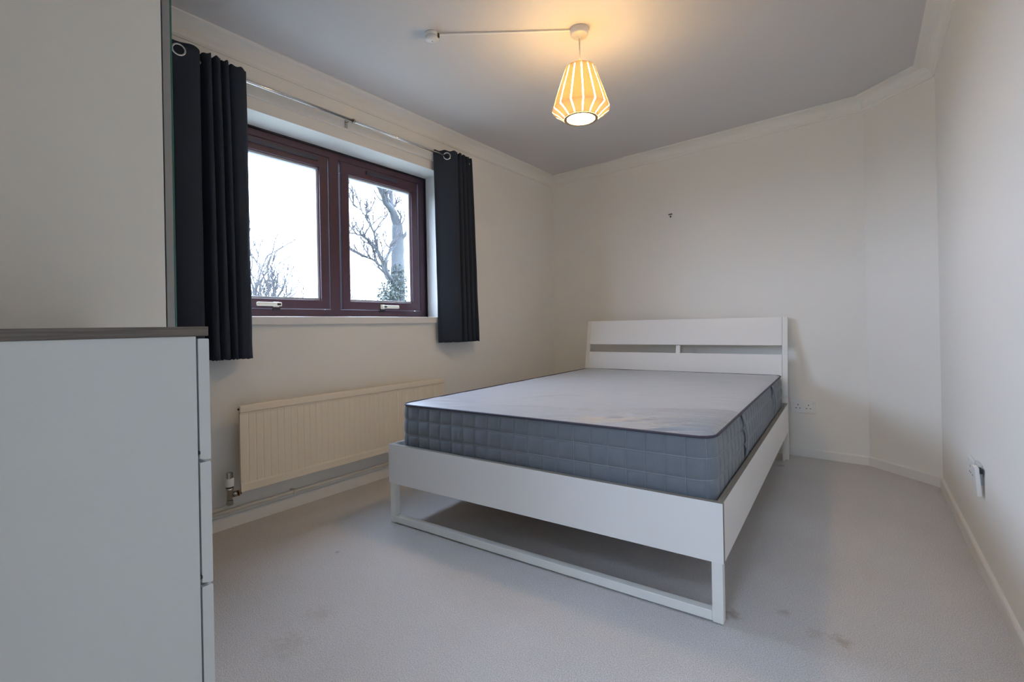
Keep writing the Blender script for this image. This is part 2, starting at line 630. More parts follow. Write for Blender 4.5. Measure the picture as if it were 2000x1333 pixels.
# skirting boards and coving
BBH = 0.056
sweep_runs(['baseboard_right', 'baseboard_corner', 'baseboard_back', 'baseboard_left', 'baseboard_rear'],
           [(0.0, 0.0), (0.012, 0.0), (0.012, BBH - 0.006), (0.009, BBH), (0.0, BBH)], M['trim'])
ZB = 2.195
cove = [(0.0, ZB), (0.007, ZB), (0.010, ZB + 0.006)]
for k in range(7):
    a = k / 6 * PI / 2
    cove.append((0.012 + 0.066 * (1 - math.cos(a)), ZB + 0.008 + 0.056 * math.sin(a)))
cove += [(0.082, CEIL - 0.010), (0.089, CEIL - 0.008), (0.089, CEIL - 0.0005), (0.0, CEIL - 0.0005)]
sweep_runs(['trim_1', 'trim_2', 'trim_3', 'trim_4', 'trim_5'], cove, M['wall'])
# flat timber batten over the window that carries the curtain pole
bm = bmesh.new()
box(bm, (0, 0.60, 2.044), (0.018, 2.62, 2.13), bev=0.003)
struct(obj('trim_6', bm, M['wall']))

# ------------------------------------------------------------------ window (casements, glass, handles, sill)
FX = -0.195                                       # inner face of the fixed frame
win = bpy.data.objects.new('window_1', None)
COL.objects.link(win)
win['kind'] = 'structure'
win['label'] = 'dark mahogany two-casement window in the left wall'
FZ0, FZ1 = 0.981, WZ1
bm = bmesh.new()
box(bm, (FX - 0.06, WY0, FZ0), (FX, WY1, FZ0 + 0.045), bev=0.004)
box(bm, (FX - 0.06, WY0, FZ1 - 0.048), (FX, WY1, FZ1), bev=0.004)
box(bm, (FX - 0.06, WY0, FZ0 + 0.04), (FX, WY0 + 0.062, FZ1 - 0.04), bev=0.004)
box(bm, (FX - 0.06, WY1 - 0.062, FZ0 + 0.04), (FX, WY1, FZ1 - 0.04), bev=0.004)
obj('frame', bm, M['frame'], win)
bm = bmesh.new()
box(bm, (FX - 0.06, 1.722, FZ0 + 0.04), (FX, 1.787, FZ1 - 0.04), bev=0.004)
obj('mullion', bm, M['frame'], win)
bm = bmesh.new()                                  # sealant line round the frame
box(bm, (FX - 0.004, WY0, FZ1 - 0.010), (FX + 0.010, WY1, FZ1 - 0.0005))
box(bm, (FX - 0.004, WY1 - 0.010, FZ0), (FX + 0.010, WY1 - 0.0005, FZ1 - 0.01))
obj('sealant', bm, M['frame_dark'], win)


def casement(y0, y1, hy, flip):
    z0, z1 = FZ0 + 0.047, FZ1 - 0.050
    w = 0.056
    sx0, sx1 = FX - 0.055, FX + 0.006
    bm_ = bmesh.new()
    box(bm_, (sx0, y0, z0), (sx1, y1, z0 + w - 0.004), bev=0.005)
    box(bm_, (sx0, y0, z1 - w - 0.016), (sx1, y1, z1), bev=0.005)
    box(bm_, (sx0, y0, z0 + w - 0.01), (sx1, y0 + w, z1 - w - 0.01), bev=0.005)
    box(bm_, (sx0, y1 - w, z0 + w - 0.01), (sx1, y1, z1 - w - 0.01), bev=0.005)
    sash = obj('casement', bm_, M['frame'], win)
    a0, a1, b0, b1 = y0 + w, y1 - w, z0 + w - 0.004, z1 - w - 0.016
    bm_ = bmesh.new()
    t = 0.013
    bx0, bx1 = FX - 0.038, FX - 0.010
    box(bm_, (bx0, a0, b0), (bx1, a1, b0 + t), bev=0.002)
    box(bm_, (bx0, a0, b1 - t), (bx1, a1, b1), bev=0.002)
    box(bm_, (bx0, a0, b0 + t), (bx1, a0 + t, b1 - t), bev=0.002)
    box(bm_, (bx0, a1 - t, b0 + t), (bx1, a1, b1 - t), bev=0.002)
    obj('glazing_bead', bm_, M['bead'], sash, label='pale grey glazing bead')
    bm_ = bmesh.new()
    box(bm_, (FX - 0.030, a0 + 0.002, b0 + 0.002), (FX - 0.026, a1 - 0.002, b1 - 0.002))
    obj('pane', bm_, M['glass'], sash)
    # trickle vent on the head of the casement
    c = (y0 + y1) / 2 + (0.0 if flip else 0.0)
    vl = 0.125 if flip else 0.26
    bm_ = bmesh.new()
    box(bm_, (sx1, c - vl, z1 - 0.040), (sx1 + 0.012, c + vl, z1 - 0.016), bev=0.003)
    v = obj('trickle_vent', bm_, M['vent'], sash, label='slate coloured trickle vent cover')
    # espagnolette handle on the bottom rail
    bm_ = bmesh.new()
    s = 1 if not flip else -1
    hz = z0 + 0.020
    box(bm_, (sx1, hy - 0.016, hz - 0.014), (sx1 + 0.008, hy + 0.016, hz + 0.016), bev=0.003)
    lathe(bm_, [(0.009, 0), (0.009, 0.016), (0.007, 0.02)], (sx1 + 0.008, hy, hz), 16, 'x')
    y_a, y_b = (hy - 0.018, hy + 0.115) if flip else (hy - 0.115, hy + 0.018)
    box(bm_, (sx1 + 0.022, y_a, hz - 0.010), (sx1 + 0.036, y_b, hz + 0.011), bev=0.005)
    h = obj('handle', bm_, M['handle'], sash, label='ivory lever handle')
    bm_ = bmesh.new()
    yk = hy + (0.0)
    box(bm_, (sx1 + 0.0355, yk - 0.010, hz - 0.005), (sx1 + 0.0375, yk + 0.010, hz + 0.006), bev=0.0008)
    obj('lock_button', bm_, M['black'], sash)
    bm_ = bmesh.new()
    box(bm_, (sx1, hy - 0.02, z0 - 0.012), (sx1 + 0.010, hy + 0.02, z0 + 0.004), bev=0.002)
    obj('striker_plate', bm_, M['frame_dark'], sash)


casement(WY0 + 0.04, 1.712, 1.385, False)
casement(1.797, WY1 - 0.078, 2.09, True)
bm = bmesh.new()
box(bm, (FX - 0.02, WY0, 0.936), (0.0, WY1, 0.978))
box(bm, (-0.002, 0.99, 0.936), (0.022, 2.56, 0.978), bev=0.004)
obj('window_sill', bm, M['trim'], win, label='white painted window sill board')

# unseen doorway lining, and the landing window added as a daylight source
dr1 = bpy.data.objects.new('unseen_door_1', None)
COL.objects.link(dr1)
struct(dr1)
bm = bmesh.new()
box(bm, (DX0, YR - T, 0), (DX0 + 0.025, YR, DZ), bev=0.002)
box(bm, (DX1 - 0.025, YR - T, 0), (DX1, YR, DZ), bev=0.002)
box(bm, (DX0 + 0.025, YR - T, DZ - 0.025), (DX1 - 0.025, YR, DZ), bev=0.002)
obj('door_lining', bm, M['trim'], dr1)
w2 = bpy.data.objects.new('added_landing_window', None)
COL.objects.link(w2)
struct(w2)
bm = bmesh.new()
f = 0.055
box(bm, (VX0, HY - 0.09, VZ0), (VX1, HY - 0.04, VZ0 + f), bev=0.003)
box(bm, (VX0, HY - 0.09, VZ1 - f), (VX1, HY - 0.04, VZ1), bev=0.003)
box(bm, (VX0, HY - 0.09, VZ0 + f), (VX0 + f, HY - 0.04, VZ1 - f), bev=0.003)
box(bm, (VX1 - f, HY - 0.09, VZ0 + f), (VX1, HY - 0.04, VZ1 - f), bev=0.003)
fr2 = obj('frame', bm, M['frame'], w2)
bm = bmesh.new()
box(bm, (VX0 + f - 0.005, HY - 0.067, VZ0 + f - 0.005), (VX1 - f + 0.005, HY - 0.063, VZ1 - f + 0.005))
obj('pane', bm, M['glass'], w2)

w3 = bpy.data.objects.new('added_rooflight', None)  # rooflight added out of view to send daylight down through the doorway
COL.objects.link(w3)
struct(w3)
bm = bmesh.new()
f = 0.05
zf = CEIL + 0.07
box(bm, (SX0, SY0, zf), (SX1, SY0 + f, zf + 0.05), bev=0.003)
box(bm, (SX0, SY1 - f, zf), (SX1, SY1, zf + 0.05), bev=0.003)
box(bm, (SX0, SY0 + f, zf), (SX0 + f, SY1 - f, zf + 0.05), bev=0.003)
box(bm, (SX1 - f, SY0 + f, zf), (SX1, SY1 - f, zf + 0.05), bev=0.003)
obj('frame', bm, M['trim'], w3)
bm = bmesh.new()
box(bm, (SX0 + f - 0.005, SY0 + f - 0.005, zf + 0.02), (SX1 - f + 0.005, SY1 - f + 0.005, zf + 0.024))
obj('pane', bm, M['glass'], w3)

# ------------------------------------------------------------------ wardrobe
wx0, wx1, wy0 = 0.06, 0.86, YR + 0.005
wl = (0.46, 0.25, 0)
wd = thing('wardrobe', 'tall cream wardrobe with mirrored doors behind the chest of drawers', 'wardrobe', wl)
bm = bmesh.new()
box(bm, (wx0, wy0, 0), (wx0 + 0.018, 0.553, 2.02), bev=0.001)
box(bm, (wx0 + 0.018, wy0, 2.0), (wx1 - 0.018, 0.553, 2.018))
box(bm, (wx0 + 0.018, wy0, 0.06), (wx1 - 0.018, 0.553, 0.078))
box(bm, (wx0 + 0.018, wy0, 0.0), (wx1 - 0.018, wy0 + 0.006, 2.0))
box(bm, (wx0 + 0.018, 0.50, 0.0), (wx1 - 0.018, 0.518, 0.06))
obj('carcass', bm, M['wardrobe_white'], wd, off=wl)
boxpart('side_panel', (wx1 - 0.018, wy0, 0), (wx1, 0.553, 2.02), M['wardrobe_white'], wd, 0.0008, off=wl)
for a, b in ((wx0, 0.459), (0.461, wx1)):
    bm = bmesh.new()
    f = 0.018
    box(bm, (a, 0.556, 0.07), (a + f, 0.574, 2.02), bev=0.001)
    box(bm, (b - f, 0.556, 0.07), (b, 0.574, 2.02), bev=0.001)
    box(bm, (a + f, 0.556, 0.07), (b - f, 0.574, 0.088), bev=0.001)
    box(bm, (a + f, 0.556, 2.002), (b - f, 0.574, 2.02), bev=0.001)
    d = obj('door', bm, M['alu'], wd, label='grey aluminium framed mirror door', off=wl)
    bm = bmesh.new()
    box(bm, (a + 0.0005, 0.5745, 0.0705), (b - 0.0005, 0.5785, 2.0195))
    for fc in bm.faces:
        fc.material_index = 0 if abs(fc.normal.y) > 0.9 else 1
    bm.normal_update()
    for fc in bm.faces:
        fc.material_index = 0 if abs(fc.normal.y) > 0.9 else 1
    obj('mirror', bm, [M['mirror'], M['mirror_edge']], d, off=wl)

# ------------------------------------------------------------------ chest of drawers
cx0, cx1, cy0, cyf = 0.90, 1.50, YR + 0.005, 0.396
cl = (1.2, 0.18, 0)
ch = thing('chest_of_drawers', 'white chest of drawers with a grey-brown wood top beside the wardrobe', 'chest', cl)
boxpart('top', (cx0 - 0.004, cy0, 0.901), (cx1 + 0.003, 0.414, 0.917), M['greywood'], ch, 0.0012, 'grey-brown woodgrain top board', off=cl)
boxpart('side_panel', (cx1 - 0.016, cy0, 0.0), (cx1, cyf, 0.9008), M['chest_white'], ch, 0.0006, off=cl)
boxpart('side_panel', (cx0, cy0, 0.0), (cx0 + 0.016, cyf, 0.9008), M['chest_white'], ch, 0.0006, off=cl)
bm = bmesh.new()
box(bm, (cx0 + 0.016, cy0, 0.0), (cx1 - 0.016, cy0 + 0.005, 0.9005))
box(bm, (cx0 + 0.016, cyf - 0.05, 0.0), (cx1 - 0.016, cyf - 0.03, 0.06))
for zz in (0.265, 0.473, 0.681):
    box(bm, (cx0 + 0.016, cyf - 0.06, zz), (cx1 - 0.016, cyf - 0.003, zz + 0.012))
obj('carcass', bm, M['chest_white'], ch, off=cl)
zt = 0.897
for k in range(4):
    zb = zt - 0.206
    bm = bmesh.new()
    # front board with a cut-back grip under its lower edge, profile in (y, z)
    prof = [(cyf + 0.003, zb + 0.005), (cyf + 0.018, zb + 0.001), (cyf + 0.0195, zb + 0.002), (cyf + 0.0195, zt - 0.0018),
            (cyf + 0.018, zt - 0.0005), (cyf + 0.0042, zt - 0.0005), (cyf + 0.003, zt - 0.0015)]
    A = [bm.verts.new((cx0 + 0.002, y, z)) for y, z in prof]
    B = [bm.verts.new((cx1 - 0.0005, y, z)) for y, z in prof]
    for i in range(len(prof)):
        j = (i + 1) % len(prof)
        bm.faces.new((A[i], A[j], B[j], B[i]))
    bm.faces.new(A)
    bm.faces.new(list(reversed(B)))
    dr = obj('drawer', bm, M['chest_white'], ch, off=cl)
    bm = bmesh.new()
    x0, x1, y0, y1, z0, z1 = cx0 + 0.022, cx1 - 0.022, cy0 + 0.02, cyf + 0.0031, zb + 0.03, zt - 0.03
    box(bm, (x0, y0, z0), (x0 + 0.012, y1, z1))
    box(bm, (x1 - 0.012, y0, z0), (x1, y1, z1))
    box(bm, (x0 + 0.012, y0, z0), (x1 - 0.012, y0 + 0.012, z1))
    box(bm, (x0 + 0.012, y0 + 0.012, z0), (x1 - 0.012, y1, z0 + 0.005))
    obj('drawer_box', bm, M['chest_white'], dr, off=cl)
    bm = bmesh.new()
    box(bm, (cx1 - 0.006, cyf + 0.0002, zb + 0.012), (cx1 - 0.0002, cyf + 0.0035, zb + 0.017))
    obj('bumper', bm, M['black'], dr, label='small black rubber bumper', off=cl)
    zt -= 0.208

# ------------------------------------------------------------------ bed frame
BTH = 0.047
BO = (0.573, 1.52, 0)
bed = thing('bed_frame', 'white double bed frame with slatted headboard and grey-brown top edges', 'bed', BO, BTH)
BW, BL, RT, RB = 1.46, 2.066, 0.366, 0.186


def edged(name, lo, hi, parent, ends, long_axis):
    bm_ = bmesh.new()
    box(bm_, lo, hi)
    bm_.normal_update()
    bmesh.ops.recalc_face_normals(bm_, faces=bm_.faces[:])
    for f in bm_.faces:
        n = f.normal
        if n.z > 0.9 or (ends and abs(n[long_axis]) > 0.9):
            f.material_index = 1
    return obj(name, bm_, [M['melamine'], M['edgewood_x'] if long_axis == 0 else M['edgewood']], parent)


edged('footboard', (0, -0.002, RB), (BW, 0.018, RT), bed, True, 0)
edged('side_rail', (0, 0.018, RB), (0.019, BL, RT), bed, False, 1)
edged('side_rail', (BW - 0.019, 0.018, RB), (BW, BL, RT), bed, False, 1)
edged('head_rail', (0.019, BL - 0.02, RB), (BW - 0.019, BL, RT), bed, False, 0)
for u0 in (0.004, BW - 0.036):
    bm = bmesh.new()
    box(bm, (u0, 0.001, 0.003), (u0 + 0.032, 0.031, RB), bev=0.002)
    lg = obj('leg', bm, M['steel_white'], bed)
    bm = bmesh.new()
    lathe(bm, [(0.008, 0.0), (0.008, 0.004)], (u0 + 0.016, 0.016, 0), 12)
    obj('foot_pad', bm, M['black'], lg)
bm = bmesh.new()
box(bm, (0.036, 0.001, 0.006), (BW - 0.036, 0.031, 0.036), bev=0.002)
obj('foot_bar', bm, M['steel_white'], bed)
for u0 in (0.0, BW - 0.032):
    bm = bmesh.new()
    box(bm, (u0 + 0.0195 * (u0 < 0.5), BL - 0.052, 0.0), (u0 + 0.032 - 0.0195 * (u0 > 0.5), BL - 0.0205, RB + 0.1), bev=0.0015)
    box(bm, (u0, BL + 0.0005, 0.0), (u0 + 0.032, BL + 0.03, 0.42), bev=0.0015)
    obj('leg', bm, M['steel_white'], bed)
# headboard, leaning back
hz0, hz1 = 0.40, 0.932
LEAN = math.atan2(0.105, hz1 - hz0)
rotL = Matrix.Rotation(-LEAN, 4, 'X')
pv = (0, BL + 0.001, hz0)
H = (hz1 - hz0) / math.cos(LEAN)
for u0 in (0.0, BW - 0.031):
    boxpart('headboard_post', (u0, BL + 0.001, hz0 - 0.03), (u0 + 0.031, BL + 0.028, hz0 + H), M['steel_white'], bed, 0.0015, rot=rotL, piv=pv)
kz = lambda z: hz0 + (z - hz0) / math.cos(LEAN)
boxpart('headboard_panel', (0.032, BL + 0.0, kz(0.742)), (BW - 0.032, BL + 0.019, kz(0.932)), M['melamine'], bed, 0.0012, rot=rotL, piv=pv)
boxpart('headboard_panel', (0.032, BL + 0.0, kz(0.44)), (BW - 0.032, BL + 0.019, kz(0.681)), M['melamine'], bed, 0.0012, rot=rotL, piv=pv)
boxpart('spacer', (0.728, BL + 0.0195, kz(0.60)), (0.758, BL + 0.036, kz(0.83)), M['steel_white'], bed, 0.001, rot=rotL, piv=pv)
# slat support and slats
boxpart('mid_beam', (0.715, 0.019, 0.235), (0.745, BL - 0.021, 0.293), M['steel_white'], bed, 0.001)
for k in range(14):
    v0 = 0.05 + k * 0.145
    boxpart('slat', (0.0195, v0, 0.294), (BW - 0.0195, v0 + 0.07, 0.31), M['ring'], bed)
for u0 in (0.0195, BW - 0.0395):
    boxpart('ledge', (u0, 0.02, 0.27), (u0 + 0.02, BL - 0.021, 0.2935), M['steel_white'], bed)

# ------------------------------------------------------------------ mattress
mo = thing('mattress', 'grey double mattress with quilted dark sides lying in the white bed frame', 'mattress', BO, BTH)
mu0, mu1, mv0, mv1, mz0, mz1 = 0.048, 1.431, 0.030, 2.028, 0.311, 0.551
CR = 0.055


def perim(inset=0.0, step=0.006):
    """rounded rectangle, returns list of (u, v, nu, nv, s)"""
    a, b, c, d, r = mu0 + inset, mu1 - inset, mv0 + inset, mv1 - inset, CR - inset * 0.5
    pts = []
    segs = [((a + r, c), (b - r, c), (0, -1)), ((b, c + r), (b, d - r), (1, 0)), ((b - r, d), (a + r, d), (0, 1)), ((a, d - r), (a, c + r), (-1, 0))]
    cen = [(b - r, c + r), (b - r, d - r), (a + r, d - r), (a + r, c + r)]
    st = [-PI / 2, 0, PI / 2, PI]
    s = 0
    for i in range(4):
        p, q, n = segs[i]
        L = math.hypot(q[0] - p[0], q[1] - p[1])
        N = max(2, int(L / step))
        for k in range(N):
            t = k / N
            pts.append((p[0] + (q[0] - p[0]) * t, p[1] + (q[1] - p[1]) * t, n[0], n[1], s + L * t))
        s += L
        N = 10
        for k in range(N):
            t = k / N
            an = st[i] + t * PI / 2
            pts.append((cen[i][0] + r * math.cos(an), cen[i][1] + r * math.sin(an), math.cos(an), math.sin(an), s + r * PI / 2 * t))
        s += r * PI / 2
    return pts, s


RAW, PER = perim(0.0, 0.004)
NC = round(PER / 0.0655)
CW = PER / NC
S0 = 0.0
ROW = 0.068
PER_CELL = 12


def resample(raw, per, n_):
    out, k = [], 0
    m_ = len(raw)
    for i_ in range(n_):
        s_ = per * i_ / n_
        while k < m_ - 1 and raw[k + 1][4] <= s_:
            k += 1
        a_ = raw[k]
        b_ = raw[(k + 1) % m_]
        s1 = b_[4] if k + 1 < m_ else per
        t_ = (s_ - a_[4]) / max(1e-9, s1 - a_[4])
        nu_, nv_ = a_[2] + (b_[2] - a_[2]) * t_, a_[3] + (b_[3] - a_[3]) * t_
        l_ = math.hypot(nu_, nv_)
        out.append((a_[0] + (b_[0] - a_[0]) * t_, a_[1] + (b_[1] - a_[1]) * t_, nu_ / l_, nv_ / l_, s_))
    return out


PP = resample(RAW, PER, NC * PER_CELL)


def side_off(s, z):
    a = abs(math.sin(PI * (s - S0) / CW))
    b = abs(math.sin(PI * (mz1 - z) / ROW))
    puff = 0.0068 * (a ** 0.36) * (b ** 0.42)
    wr = noise.noise(Vector((s * 55, z * 12 + 0.3 * s, 3.1))) * 0.0022 * (a ** 0.6) * b ** 0.4
    t = (z - mz0) / (mz1 - mz0)
    bulge = 0.006 * math.sin(PI * t)
    return puff + wr + bulge


bm = bmesh.new()
ZS = [mz0] + [mz1 - ROW * q / 11 for q in range(int((mz1 - mz0) / ROW * 11), -1, -1)]
NZ = len(ZS) - 1
grid = []
for z in ZS:
    row = []
    for (u, v, nu, nv, s) in PP:
        o_ = side_off(s, z) - 0.006
        row.append(bm.verts.new((u + nu * o_, v + nv * o_, z)))
    grid.append(row)
n = len(PP)
for k in range(NZ):
    for i in range(n):
        j = (i + 1) % n
        f = bm.faces.new((grid[k][i], grid[k][j], grid[k + 1][j], grid[k + 1][i]))
        f.smooth = True
bm.faces.new(list(reversed(grid[0])))
obj('quilted_border', bm, M['quilt'], mo, label='dark grey quilted side border')

# stitching lines lying in the quilting valleys
bm = bmesh.new()
for r in range(1, 4):
    z = mz1 - ROW * r
    if z < mz0 + 0.01:
        continue
    tube(bm, [(u + nu * (side_off(s, z) - 0.0055), v + nv * (side_off(s, z) - 0.0055), z) for (u, v, nu, nv, s) in PP[::3]], 0.0009, 5, closed=True)
for c in range(NC):
    u, v, nu, nv, s = PP[c * PER_CELL]
    zz = [mz0 + (mz1 - mz0) * t / 24 for t in range(25)]
    tube(bm, [(u + nu * (side_off(s, z) - 0.0056), v + nv * (side_off(s, z) - 0.0056), z) for z in zz], 0.0005, 4)
obj('stitching', bm, M['thread'], mo, label='pale stitched grid lines')

# top panel with creases that fan out of the near right-hand corner
creases = []
rc = random.Random(11)
for k in range(17):
    creases.append((0.045 + 0.030 * k + rc.uniform(-0.009, 0.009), rc.uniform(0.08, 0.18) + 0.004 * k, rc.uniform(0.18, 0.5) * (1.0 if k < 11 else 0.7),
                    rc.uniform(0.0055, 0.0095), rc.uniform(0.22, 0.45), rc.uniform(0.45, 1.0) * (1.0 if k < 10 else 0.55)))
long_cr = [((0.50, 0.34), (0.78, 0.62), 0.0026, 0.006), ((0.30, 0.10), (1.25, 0.24), 0.0026, 0.007), ((0.60, 0.07), (1.30, 0.33), 0.0022, 0.008), ((0.20, 0.60), (1.2, 0.75), 0.0012, 0.03),
           ((0.40, 0.95), (1.35, 1.1), 0.0010, 0.03), ((0.75, 0.045), (1.36, 0.16), 0.003, 0.006), ((0.95, 0.04), (1.38, 0.10), 0.003, 0.005)]


def top_h(u, v):
    x = (u - mu0) / (mu1 - mu0)
    y = (v - mv0) / (mv1 - mv0)
    e = min(x, 1 - x) * (mu1 - mu0)
    e2 = min(y, 1 - y) * (mv1 - mv0)
    h = 0.012 * (1 - math.exp(-min(e, e2) / 0.05)) + 0.004 * math.sin(PI * x) * math.sin(PI * y)
    edge = min(1.0, min(e, e2) / 0.03)
    du = mu1 - u
    for (ve, slope, ln, wd, cv, am) in creases:
        if du < ln * 2.2:
            vc = ve - slope * du - cv * du * du + 0.004 * noise.noise(Vector((du * 9, ve * 31, 0.7)))
            d = (v - vc) / wd
            if abs(d) < 5:
                h += (0.0150 * math.exp(-d * d) - 0.0080 * math.exp(-((d + 1.9) / 1.1) ** 2)) * am * math.exp(-(du / ln) ** 2) * edge
    for (p, q, am, wd) in long_cr:
        dx, dy = q[0] - p[0], q[1] - p[1]
        L2 = dx * dx + dy * dy
        t = ((u - p[0]) * dx + (v - p[1]) * dy) / L2
        if -0.15 < t < 1.15:
            L = math.sqrt(L2)
            d = (-(u - p[0]) * dy + (v - p[1]) * dx) / L - 0.05 * math.sin(PI * max(0, min(1, t))) - 0.006 * noise.noise(Vector((t * 7, p[0] * 9, 0)))
            w = max(0.0, math.sin(PI * max(0, min(1, t))))
            h += 1.7 * am * math.exp(-(d / wd) ** 2) * w ** 0.7 * edge - am * 0.9 * math.exp(-((d - wd * 1.8) / wd) ** 2) * w * edge
    h += (0.0030 * noise.noise(Vector((u * 3, v * 6, 0.3))) + 0.0018 * noise.noise(Vector((u * 7 + v * 3, v * 22 - u * 6, 1.3)))) * edge
    return h


PT, _ = perim(0.004, 0.02)
bm = bmesh.new()
NU, NV = 270, 330
G = []
for j in range(NV + 1):
    row = []
    for i in range(NU + 1):
        u = mu0 + 0.003 + (mu1 - mu0 - 0.006) * i / NU
        v = mv0 + 0.003 + (mv1 - mv0 - 0.006) * (j / NV) ** 1.35
        # pull the four corners of the sheet in to the rounded outline
        cu = min(max(u, mu0 + CR), mu1 - CR)
        cv_ = min(max(v, mv0 + CR), mv1 - CR)
        if cu != u and cv_ != v:
            dx, dy = (u - cu) / (CR - 0.003), (v - cv_) / (CR - 0.003)
            # square to disc
            ux = dx * math.sqrt(max(0, 1 - dy * dy / 2))
            uy = dy * math.sqrt(max(0, 1 - dx * dx / 2))
            u2_, v2_ = cu + ux * (CR - 0.003), cv_ + uy * (CR - 0.003)
        else:
            u2_, v2_ = u, v
        row.append(bm.verts.new((u2_, v2_, mz1 - 0.002 + top_h(u, v))))
    G.append(row)
for j in range(NV):
    for i in range(NU):
        f = bm.faces.new((G[j][i], G[j][i + 1], G[j + 1][i + 1], G[j + 1][i]))
        f.smooth = True
obj('top_panel', bm, M['ticking'], mo, label='light grey creased top fabric')
bm = bmesh.new()
tube(bm, [(u + nu * 0.000, v + nv * 0.000, mz1 - 0.0005) for (u, v, nu, nv, s) in PP[::4]], 0.0042, 8, closed=True)
obj('piping', bm, M['piping'], mo, label='dark purple-grey piping round the top edge')
# two fabric carrying handles on the right-hand side
for vc in (0.52, 1.48):
    bm = bmesh.new()
    N = 14
    rows = []
    for k in range(N + 1):
        t = k / N
        z = mz1 - 0.006 - t * 0.175
        bow = 0.012 * math.sin(PI * t) + 0.004
        vv = vc + 0.055 * t + 0.006 * math.sin(PI * t)
        w = 0.016
        rows.append([bm.verts.new((mu1 + bow, vv - w, z)), bm.verts.new((mu1 + bow + 0.004, vv - w + 0.003, z)), bm.verts.new((mu1 + bow + 0.004, vv + w - 0.003, z)), bm.verts.new((mu1 + bow - 0.002, vv + w, z))])
    for k in range(N):
        for i in range(4):
            j = (i + 1) % 4
            bm.faces.new((rows[k][i], rows[k][j], rows[k + 1][j], rows[k + 1][i]))
    bm.faces.new(rows[0])
    bm.faces.new(list(reversed(rows[-1])))
    h = obj('carry_handle', bm, M['quilt'], mo)
    bm = bmesh.new()
    for dv in (-0.012, 0.012):
        tube(bm, [(mu1 + 0.0085 + 0.012 * math.sin(PI * k / N), vc + 0.055 * k / N + 0.006 * math.sin(PI * k / N) + dv, mz1 - 0.006 - k / N * 0.175) for k in range(N + 1)], 0.0006, 4)
    obj('handle_stitching', bm, M['thread'], h)

# ------------------------------------------------------------------ radiator with valve, pipes
ro = (0.075, 1.72, 0)
rad = thing('radiator', 'cream fluted panel radiator on the wall under the window', 'radiator', ro)
ry0, ry1, rz0, rz1 = 1.066, 2.362, 0.178, 0.570
rxb, rxf = 0.086, 0.100
bm = bmesh.new()
pitch_ = 0.0333
NY = 12
ncol = int((ry1 - ry0 - 0.05) / pitch_)
ys = []
y_start = ry0 + (ry1 - ry0 - ncol * pitch_) / 2
fl = [(ry0, 0.0), (y_start - 0.004, 0.0)]
for c in range(ncol):
    b = y_start + c * pitch_
    fl += [(b, 0.0), (b + 0.0035, -0.0018), (b + 0.0055, -0.0018), (b + 0.009, 0.0), (b + 0.030, 0.0)]
fl += [(ry1, 0.0)]
zs = [rz0, rz0 + 0.030, rz0 + 0.038, rz1 - 0.044, rz1 - 0.036, rz1 - 0.034]
dep = [0, 0, 1, 1, 0, 0]
rows = []
for z, d in zip(zs, dep):
    rows.append([bm.verts.new((rxf + off_ * d - (0.0025 if d else 0), y, z)) for y, off_ in fl])
for k in range(len(zs) - 1):
    for i in range(len(fl) - 1):
        bm.faces.new((rows[k][i], rows[k][i + 1], rows[k + 1][i + 1], rows[k + 1][i]))
# back sheet and edges
bk = [bm.verts.new((rxb, ry0, rz0)), bm.verts.new((rxb, ry1, rz0)), bm.verts.new((rxb, ry1, rz1 - 0.034)), bm.verts.new((rxb, ry0, rz1 - 0.034))]
bm.faces.new((bk[0], bk[3], bk[2], bk[1]))
bm.faces.new([bk[0], bk[1]] + list(reversed(rows[0])))
bm.faces.new([bk[3], bk[2]] + list(reversed(rows[-1])))
bm.faces.new([bk[0], bk[3]] + [rows[k][0] for k in reversed(range(len(zs)))])
bm.faces.new([bk[1], bk[2]] + [rows[k][-1] for k in reversed(range(len(zs)))])
obj('panel', bm, M['radiator'], rad, off=ro)
bm = bmesh.new()
box(bm, (rxb - 0.004, ry0 - 0.001, rz1 - 0.0335), (rxf + 0.002, ry1 + 0.001, rz1), bev=0.004)
obj('top_header', bm, M['radiator'], rad, off=ro)
bm = bmesh.new()
lathe(bm, [(0.0045, 0), (0.0045, 0.004), (0.003, 0.0045)], (0.093, ry0 - 0.0055, rz1 - 0.017), 12, 'y')
obj('bleed_plug', bm, M['black'], rad, off=ro)
for y in (1.30, 2.13):
    bm = bmesh.new()
    box(bm, (0.0005, y - 0.02, 0.22), (0.004, y + 0.02, 0.53))
    box(bm, (0.004, y - 0.012, 0.50), (rxb, y + 0.012, 0.508))
    box(bm, (0.004, y - 0.012, 0.235), (rxb, y + 0.012, 0.243))
    obj('wall_bracket', bm, M['radiator'], rad, off=ro)
# thermostatic valve
vx, vy = 0.078, 1.026
bm = bmesh.new()
lathe(bm, [(0.012, 0.128), (0.014, 0.130), (0.014, 0.148), (0.012, 0.150)], (vx, vy, 0), 6, smooth=False)
lathe(bm, [(0.010, 0.150), (0.012, 0.155), (0.012, 0.190), (0.015, 0.194), (0.015, 0.206)], (vx, vy, 0), 20)
lathe(bm, [(0.008, 0.0), (0.008, 0.010), (0.013, 0.010), (0.013, 0.026), (0.009, 0.026), (0.009, 0.044)], (vx, vy + 0.004, 0.172), 16, 'y')
val = obj('radiator_valve', bm, M['valve_chrome'], rad, label='chrome thermostatic radiator valve', off=ro)
bm = bmesh.new()
lathe(bm, [(0.0165, 0.2065), (0.0165, 0.211)], (vx, vy, 0), 20)
obj('valve_ring', bm, M['black'], val, off=ro)
bm = bmesh.new()
lathe(bm, [(0.017, 0.2115), (0.018, 0.214), (0.018, 0.244), (0.016, 0.248)], (vx, vy, 0), 24)
obj('valve_head', bm, M['plastic'], val, label='white valve collar', off=ro)
bm = bmesh.new()
prof = []
